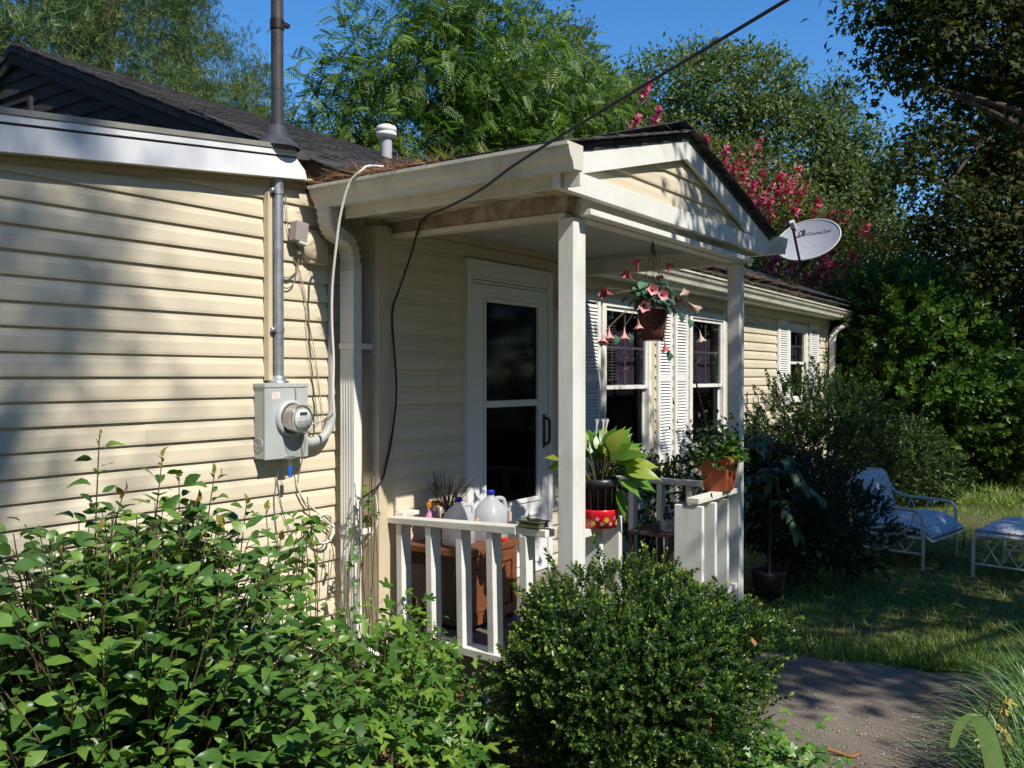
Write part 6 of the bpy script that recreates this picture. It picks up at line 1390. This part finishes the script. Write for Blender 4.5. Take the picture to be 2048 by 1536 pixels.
# ---------------------------------------------------------------- boxwood in front of the porch
TW = [T_twig(10, 1, .26, .15, k) for k in range(5)]
def shrub(name, label, blobs, n, L, mat, temps=TW, tipw=.55, shell=.22, trunk=True, up=.35, stray=0, var=.35, cat='bush'):
    c = (sum(b[0] for b in blobs) / len(blobs), sum(b[1] for b in blobs) / len(blobs), 0)
    t = thing(name, label, cat, c)
    P, u = blob_points(blobs, n, shell)
    s_ = 13 / (blobs[0][3] / .45)
    lump = .5 + .28 * (np.sin(P[:, 0] * s_ + 1.3) * np.sin(P[:, 1] * s_ * .9) + np.sin(P[:, 2] * s_ * 1.1 + .7) * np.sin(P[:, 0] * s_ * .6 + P[:, 1] * s_ * .8))
    P = P + u * (lump[:, None] - .5) * .30 * blobs[0][3]
    ok = (P[:, 2] > .04) & (RG.random(len(P)) < .25 + 1.1 * lump); P, u = P[ok], u[ok]
    d = u * .8 + np.array([0, 0, up]) + RG.normal(0, .38, P.shape)
    top = np.clip(u[:, 2] * .5 + .5, 0, 1)  # upper twigs toned lighter for light from above, beyond the new growth
    v = np.clip(var * RG.random(len(P)) + .25 * top * RG.random(len(P)) + .1 * lump[ok], 0, 1)
    sz = L * RG.uniform(.7, 1.25, len(P))
    if stray: k = RG.choice(len(P), stray, False); P[k] += u[k] * L * .7; sz[k] *= 1.3
    cloud('foliage', temps, P, frames(d), sz, mat, t, v, tipw)
    s = MB(); q = random.Random(n)
    for _ in range(26):
        b = q.choice(blobs); a = q.uniform(0, 6.28); e = Vector((b[0] + b[3] * .85 * math.cos(a), b[1] + b[4] * .85 * math.sin(a), b[2] + b[5] * q.uniform(-.3, .8))); g = Vector((c[0] + q.uniform(-.1, .1), c[1] + q.uniform(-.1, .1), 0))
        s.tube(spline([g, g.lerp(e, .5) + Vector((q.uniform(-.06, .06), q.uniform(-.06, .06), .05)), e], 3), .009, 5, r2=.002)
    s.build('stems', V['bark'], t); return t
shrub('boxwood_bush', 'clipped round boxwood with yellow-green new tips in front of the near porch post', [(3.22, 1.68, .46, .47, .44, .36), (3.30, 1.60, .34, .41, .40, .32), (3.14, 1.83, .38, .39, .36, .31), (3.36, 1.46, .49, .29, .26, .26), (3.08, 1.92, .44, .23, .22, .21)], 7400, .070, V['box'], stray=200, var=.55, tipw=.62)
for k, (x, y, z, lab) in enumerate([(3.30, 1.19, .60, 'small brown dead leaf caught on the right side of the boxwood'), (2.88, 1.63, .33, 'small rust-coloured dead leaf caught low on the left of the boxwood')]):
    tag(MB().add([(x + a, y + b_, z + c) for a, b_, c in ((-.012, -.01, .0), (.012, -.008, .008), (.016, .008, .02), (.0, .01, .03), (-.014, .006, .018))], [(0, 1, 2, 3, 4)]).build('dead_leaf', V['brownleaf']), lab, 'leaf')
# ivy on the ground at its foot, leaf litter, plants further along
def carpet(name, pts, n, size, mat, temps, zmax, spread):
    pts = np.array(pts); k = RG.integers(0, len(pts), n); P = np.zeros((n, 3)); P[:, :2] = pts[k] + RG.normal(0, spread, (n, 2)); P[:, 2] = .025 + RG.random(n) ** 1.5 * zmax
    d = np.stack([RG.normal(0, 1, n), RG.normal(0, 1, n), RG.normal(0, .3, n)], 1)
    return cloud(name, temps, P, frames(d, np.tile([-.25, -.3, 1.0], (n, 1)), .35), size * RG.uniform(.6, 1.25, n), mat, None)
IV = [T_lobed([(0, .45, .5), (-1.1, .32, .45), (1.1, .32, .45), (-2.0, .15, .4), (2.0, .15, .4)], 7, .36), T_lobed([(0, .5, .55), (-1.2, .3, .5), (1.2, .3, .5)], 8, .38)]
carpet('ivy', [(3.25, 1.18), (3.4, 1.12), (3.5, 1.2), (3.1, 1.15), (3.6, 1.3), (3.0, 1.2), (3.3, 1.05)], 620, .042, V['ivy'], IV, .20, .10)
carpet('ivy', [(2.4, 1.7), (2.6, 1.65), (2.2, 1.8), (2.8, 1.6), (2.0, 1.75), (2.95, 2.25), (2.6, 1.9)], 520, .042, V['ivy'], IV, .10, .16)
carpet('leaf_litter', [(2.6, 1.5), (3.0, 2.2), (3.3, 2.3), (2.2, 1.6), (2.8, 1.3), (3.5, 2.2), (2.5, 2.4)], 700, .05, V['brownleaf'], [T_leaf(1, .5, .12, .3)] + ST2, .02, .30)
carpet('leaf_litter', [(3.7, .9), (4.2, 1.2), (4.8, 1.4), (4.4, .7), (5.2, 1.0), (4.0, .4)], 150, .018, V['brownleaf'], [T_leaf(1, .4, .12, .3)], .003, .45)
carpet('path_grit', [(3.7, .9), (4.2, 1.2), (4.8, 1.4), (4.4, .7), (5.2, 1.0), (4.0, .4), (3.6, .5)], 2600, .008, V['concrete'], [T_tiny(1, .9, .4)], .001, .45)
# ---------------------------------------------------------------- shrubs along the house and lawn
shrub('privet_bush', 'large rounded dark bush under the small window, airy twigs along its top', [(9.9, 2.85, .85, .74, .70, .74), (10.2, 2.75, .65, .62, .6, .6), (9.5, 2.95, .55, .55, .55, .55)], 3600, .13, V['round'], stray=220)
shrub('privet_bush', 'smaller pale green bush on the lawn side of the large rounded bush', [(12.0, 2.35, .55, .42, .42, .45), (12.4, 2.2, .38, .4, .35, .36)], 1200, .13, V['round'], var=.9, stray=60)
shrub('glossy_shrub', 'tall glossy broad-leaved shrub filling the corner beyond the end of the house', [(14.1, 2.75, 1.75, .95, .95, 1.25), (14.9, 2.4, 1.3, 1.0, .95, 1.15), (15.3, 2.0, .8, .9, .8, .75), (13.7, 3.0, 2.4, .55, .6, .6)], 3600, .26, V['holly'], [T_twig(7, 1, .42, .22, k) for k in range(4)], var=.75, tipw=.25, stray=120)
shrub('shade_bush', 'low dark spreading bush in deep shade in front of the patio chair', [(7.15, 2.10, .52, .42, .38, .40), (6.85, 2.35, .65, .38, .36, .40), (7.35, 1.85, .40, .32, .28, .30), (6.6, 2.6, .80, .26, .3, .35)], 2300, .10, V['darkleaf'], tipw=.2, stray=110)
shrub('porch_side_bush', 'small light green bush seen through the far porch railing', [(6.45, 3.25, .62, .22, .2, .30), (6.75, 3.1, .5, .25, .25, .35), (6.35, 3.35, .85, .22, .16, .12)], 480, .12, V['ivy'], var=.9)
t = thing('mimosa_sapling', 'mimosa sapling with feathery fronds arching over the lawn edge by the woodland', 'sapling', (15.6, 1.6, 0))
pts = [Vector((15.0 + .3 * k * .3, 1.55 - .16 * k * .5, 1.0 - .06 * k)) for k in range(7)]
MM = [T_pinnate(12, 1, .26, .05, .25), T_pinnate(11, 1, .24, .05, .4)]
P = np.array([(15.2, 1.35, .95), (15.0, 1.25, .80), (14.9, 1.05, .62), (15.2, 1.5, .6), (14.8, 1.3, .45), (15.1, 1.0, .85), (14.9, 1.5, .75), (15.3, 1.2, .5)] * 2); P = P + RG.normal(0, .12, P.shape)
cloud('fronds', MM, P, frames(np.array([(-.35, -1.0, -.1)] * len(P)) + RG.normal(0, .45, P.shape)), RG.uniform(.32, .5, len(P)), V['holly'], t)
MB().tube(spline([(15.6, 1.6, 0), (15.5, 1.55, .6), (15.2, 1.3, .9)], 5), .014, 6, r2=.005).build('stem', V['twig'], t)
# silk plant in a pot beside the far post
t = thing('silk_plant', 'drooping broad-leaved potted plant in shadow beside the far porch post', 'potted plant', (6.40, 2.20, 0))
MB().lathe((6.40, 2.20, 0), [(0, .022), (.09, .022), (.125, .19), (.13, .21), (.115, .21), (.0, .18)], 16).build('pot', V['chest_dark'], t)
st_ = MB(); tips = []
for k in range(17):
    a = k * 2.4; L_ = q.uniform(.25, .5); z0 = q.uniform(.5, 1.15)
    p0 = Vector((6.40, 2.20, z0 - .15)); p2 = Vector((6.40 + math.cos(a) * L_, 2.20 + math.sin(a) * L_ * .8, z0 - q.uniform(.0, .35))); p1 = p0.lerp(p2, .55) + Vector((0, 0, .14))
    sp = spline([p0, p1, p2], 5); st_.tube(sp, .004, 4)
    for f in (3, 5, 6, 7, 8, 9, 10):
        for s_ in (-1, 1):
            i = min(f, len(sp) - 1); d = (sp[i] - sp[i - 1]).normalized(); tips.append((sp[i], d * .5 + Vector((-d.y * s_, d.x * s_, -.45)), q.uniform(.085, .125)))
st_.tube(spline([(6.40, 2.20, .18), (6.38, 2.18, .6), (6.40, 2.20, 1.1)], 5), .014, 6, r2=.006).build('stem', V['bark'], t)
SL_ = leafmesh(T_leaf(1, .46, .06, .2), V['silk'])
for k, (p, d, s_) in enumerate(tips): place(SL_, 'leaf', t, p, d, (q.uniform(-.3, .3), q.uniform(-.5, .1), 1), s_)

# ---------------------------------------------------------------- liriope border, broad blade, grass
gl = 'liriope clumps along the path'
for k, (x, y, n, L, lab) in enumerate([(3.45, .14, 190, .46, 'grass-like liriope clump nearest the viewer at the right edge'), (3.86, .24, 200, .48, 'liriope clump leaning over the path, second from the viewer'), (4.28, .20, 190, .50, 'third liriope clump from the viewer along the path edge'), (4.70, .30, 170, .48, 'fourth liriope clump, its tips against the dark lawn'),
                                     (5.15, .26, 160, .46, 'farthest liriope clump where the path meets the lawn'), (4.0, -.10, 170, .5, 'liriope clump behind the front row at the right edge'), (4.5, -.10, 160, .5, 'liriope clump behind the third one at the right edge')]):
    clump('liriope_clump', lab, 'plant', (x, y), n * 2, L, V['liriope'], BLD, .13, .80, gl)
t = thing('iris_plant', 'single broad pale green blade bent over in front of the liriope', 'plant', (2.98, .36, 0))
def ribbon(pts, w_, mat, nm):
    sp = spline(pts, 6); vs = []; m_ = len(sp)
    for i, p in enumerate(sp):
        ww = w_ * math.sin(math.pi * min(1, .18 + .82 * (1 - i / (m_ - 1))) * .5 ) if i < m_ - 1 else 0
        vs += [p + Vector((.55, -.8, 0)) * ww + Vector((0, 0, -.004)), p + Vector((0, 0, .006)), p - Vector((.55, -.8, 0)) * ww + Vector((0, 0, -.004))]
    fs = [(3 * i + k, 3 * i + k + 1, 3 * i + k + 4, 3 * i + k + 3) for i in range(m_ - 1) for k in (0, 1)]
    o = MB().add(vs, fs, True).build(nm, mat, t); a_ = o.data.attributes.new('var', 'FLOAT', 'POINT'); a_.data.foreach_set('value', [.6] * len(vs)); return o
ribbon([(3.06, .31, 0), (3.05, .33, .3), (3.035, .36, .50), (3.015, .39, .585), (2.995, .415, .598), (2.978, .44, .565), (2.968, .458, .50)], .034, V['iris'], 'blade')
star_plant('yellow_weed', 'small yellowing lobed leaves poking out of the liriope beside the path', 'weed', (3.75, .50, 0), [(3.78, .42, .40, .10, .05, .04), (3.66, .42, .33, .08, .05, .04)], 9, .04, V['weedleaf'], ST2)
# lawn blades
n = 95000
D_ = 4.9 + 15 * RG.random(n) ** 1.6; A_ = RG.uniform(.02, .66, n)
X = (math.cos(R(35)) + A_ * math.sin(R(35))) * D_; Y = (math.sin(R(35)) - A_ * math.cos(R(35))) * D_
inpath = (X < 5.75) & (Y > .35 + 0 * X)
edge = np.sin(X * 3.1) * .08 + np.sin(X * 7.7 + Y * 5) * .05
ok = (X > 5.22 + edge + np.clip(.7 - Y, 0, .5) * .5) & (Y < 3.4) & (np.sin(X * 2.3 + 1) * np.sin(Y * 3.1) + RG.normal(0, .5, n) > -.65)
P = np.stack([X[ok], Y[ok], np.full(ok.sum(), -.012)], 1); nn_ = len(P)
tall = 1 + 1.3 * ((P[:, 0] > 12.5) & (P[:, 1] > 1.2)) + .6 * (P[:, 0] < 5.7)
d = np.stack([RG.normal(0, .55, nn_), RG.normal(0, .55, nn_), np.ones(nn_)], 1)
cloud('grass', [(np.array([(-.055, 0, 0), (.055, 0, 0), (0, 1, -.15)]), [(0, 1, 2)]), (np.array([(-.05, 0, 0), (.05, 0, 0), (.2, .9, -.35)]), [(0, 1, 2)])], P, frames(d), RG.uniform(.035, .085, nn_) * tall, V['grassblade'])
tag(MB().add([(6.75 + a * .8, 1.0 + b_ * .8, .045 + c * .7) for a, b_, c in ((-.02, -.06, .0), (.02, -.02, .02), (.025, .03, .03), (.0, .07, .01), (-.025, .03, .025), (-.03, -.02, .015))], [(0, 1, 2, 3), (0, 3, 4, 5)]).build('fallen_leaf', V['yellowleaf']), 'bright yellow fallen leaf lying on the shaded lawn', 'leaf')
tag(MB().tube(spline([(3.80, 1.13, .03), (3.84, 1.10, .045), (3.86, 1.04, .04), (3.87, .98, .03), (3.90, .95, .04)], 4), [.008] * 16 + [.012], 6).build('curled_leaf', V['brownleaf']), 'curled rust-brown leaf on the dirt path by the boxwood', 'leaf')
t = thing('plastic_bottle', 'crushed clear plastic bottle with a blue cap by the foundation', 'bottle', (3.36, 2.52, .02))
vs = []; n_ = 10
for i, (h, r) in enumerate([(-.10, .03), (-.08, .036), (-.03, .022), (.02, .034), (.06, .03), (.09, .012), (.105, .011)]):
    for k in range(n_):
        a = k * 6.2832 / n_; vs.append((3.36 + h * .8 + .004 * math.sin(k * 3 + i), 2.52 - h * .6 + r * math.cos(a), .075 + r * math.sin(a) * (.7 if i % 2 else 1) + h * .5))
MB().add(vs, [(i * n_ + k, i * n_ + (k + 1) % n_, (i + 1) * n_ + (k + 1) % n_, (i + 1) * n_ + k) for i in range(6) for k in range(n_)], True).build('bottle_body', V['milk'], t)
MB().tube([(3.44, 2.46, .125), (3.455, 2.449, .134)], .014, 10).build('cap', V['bluetag'], t)
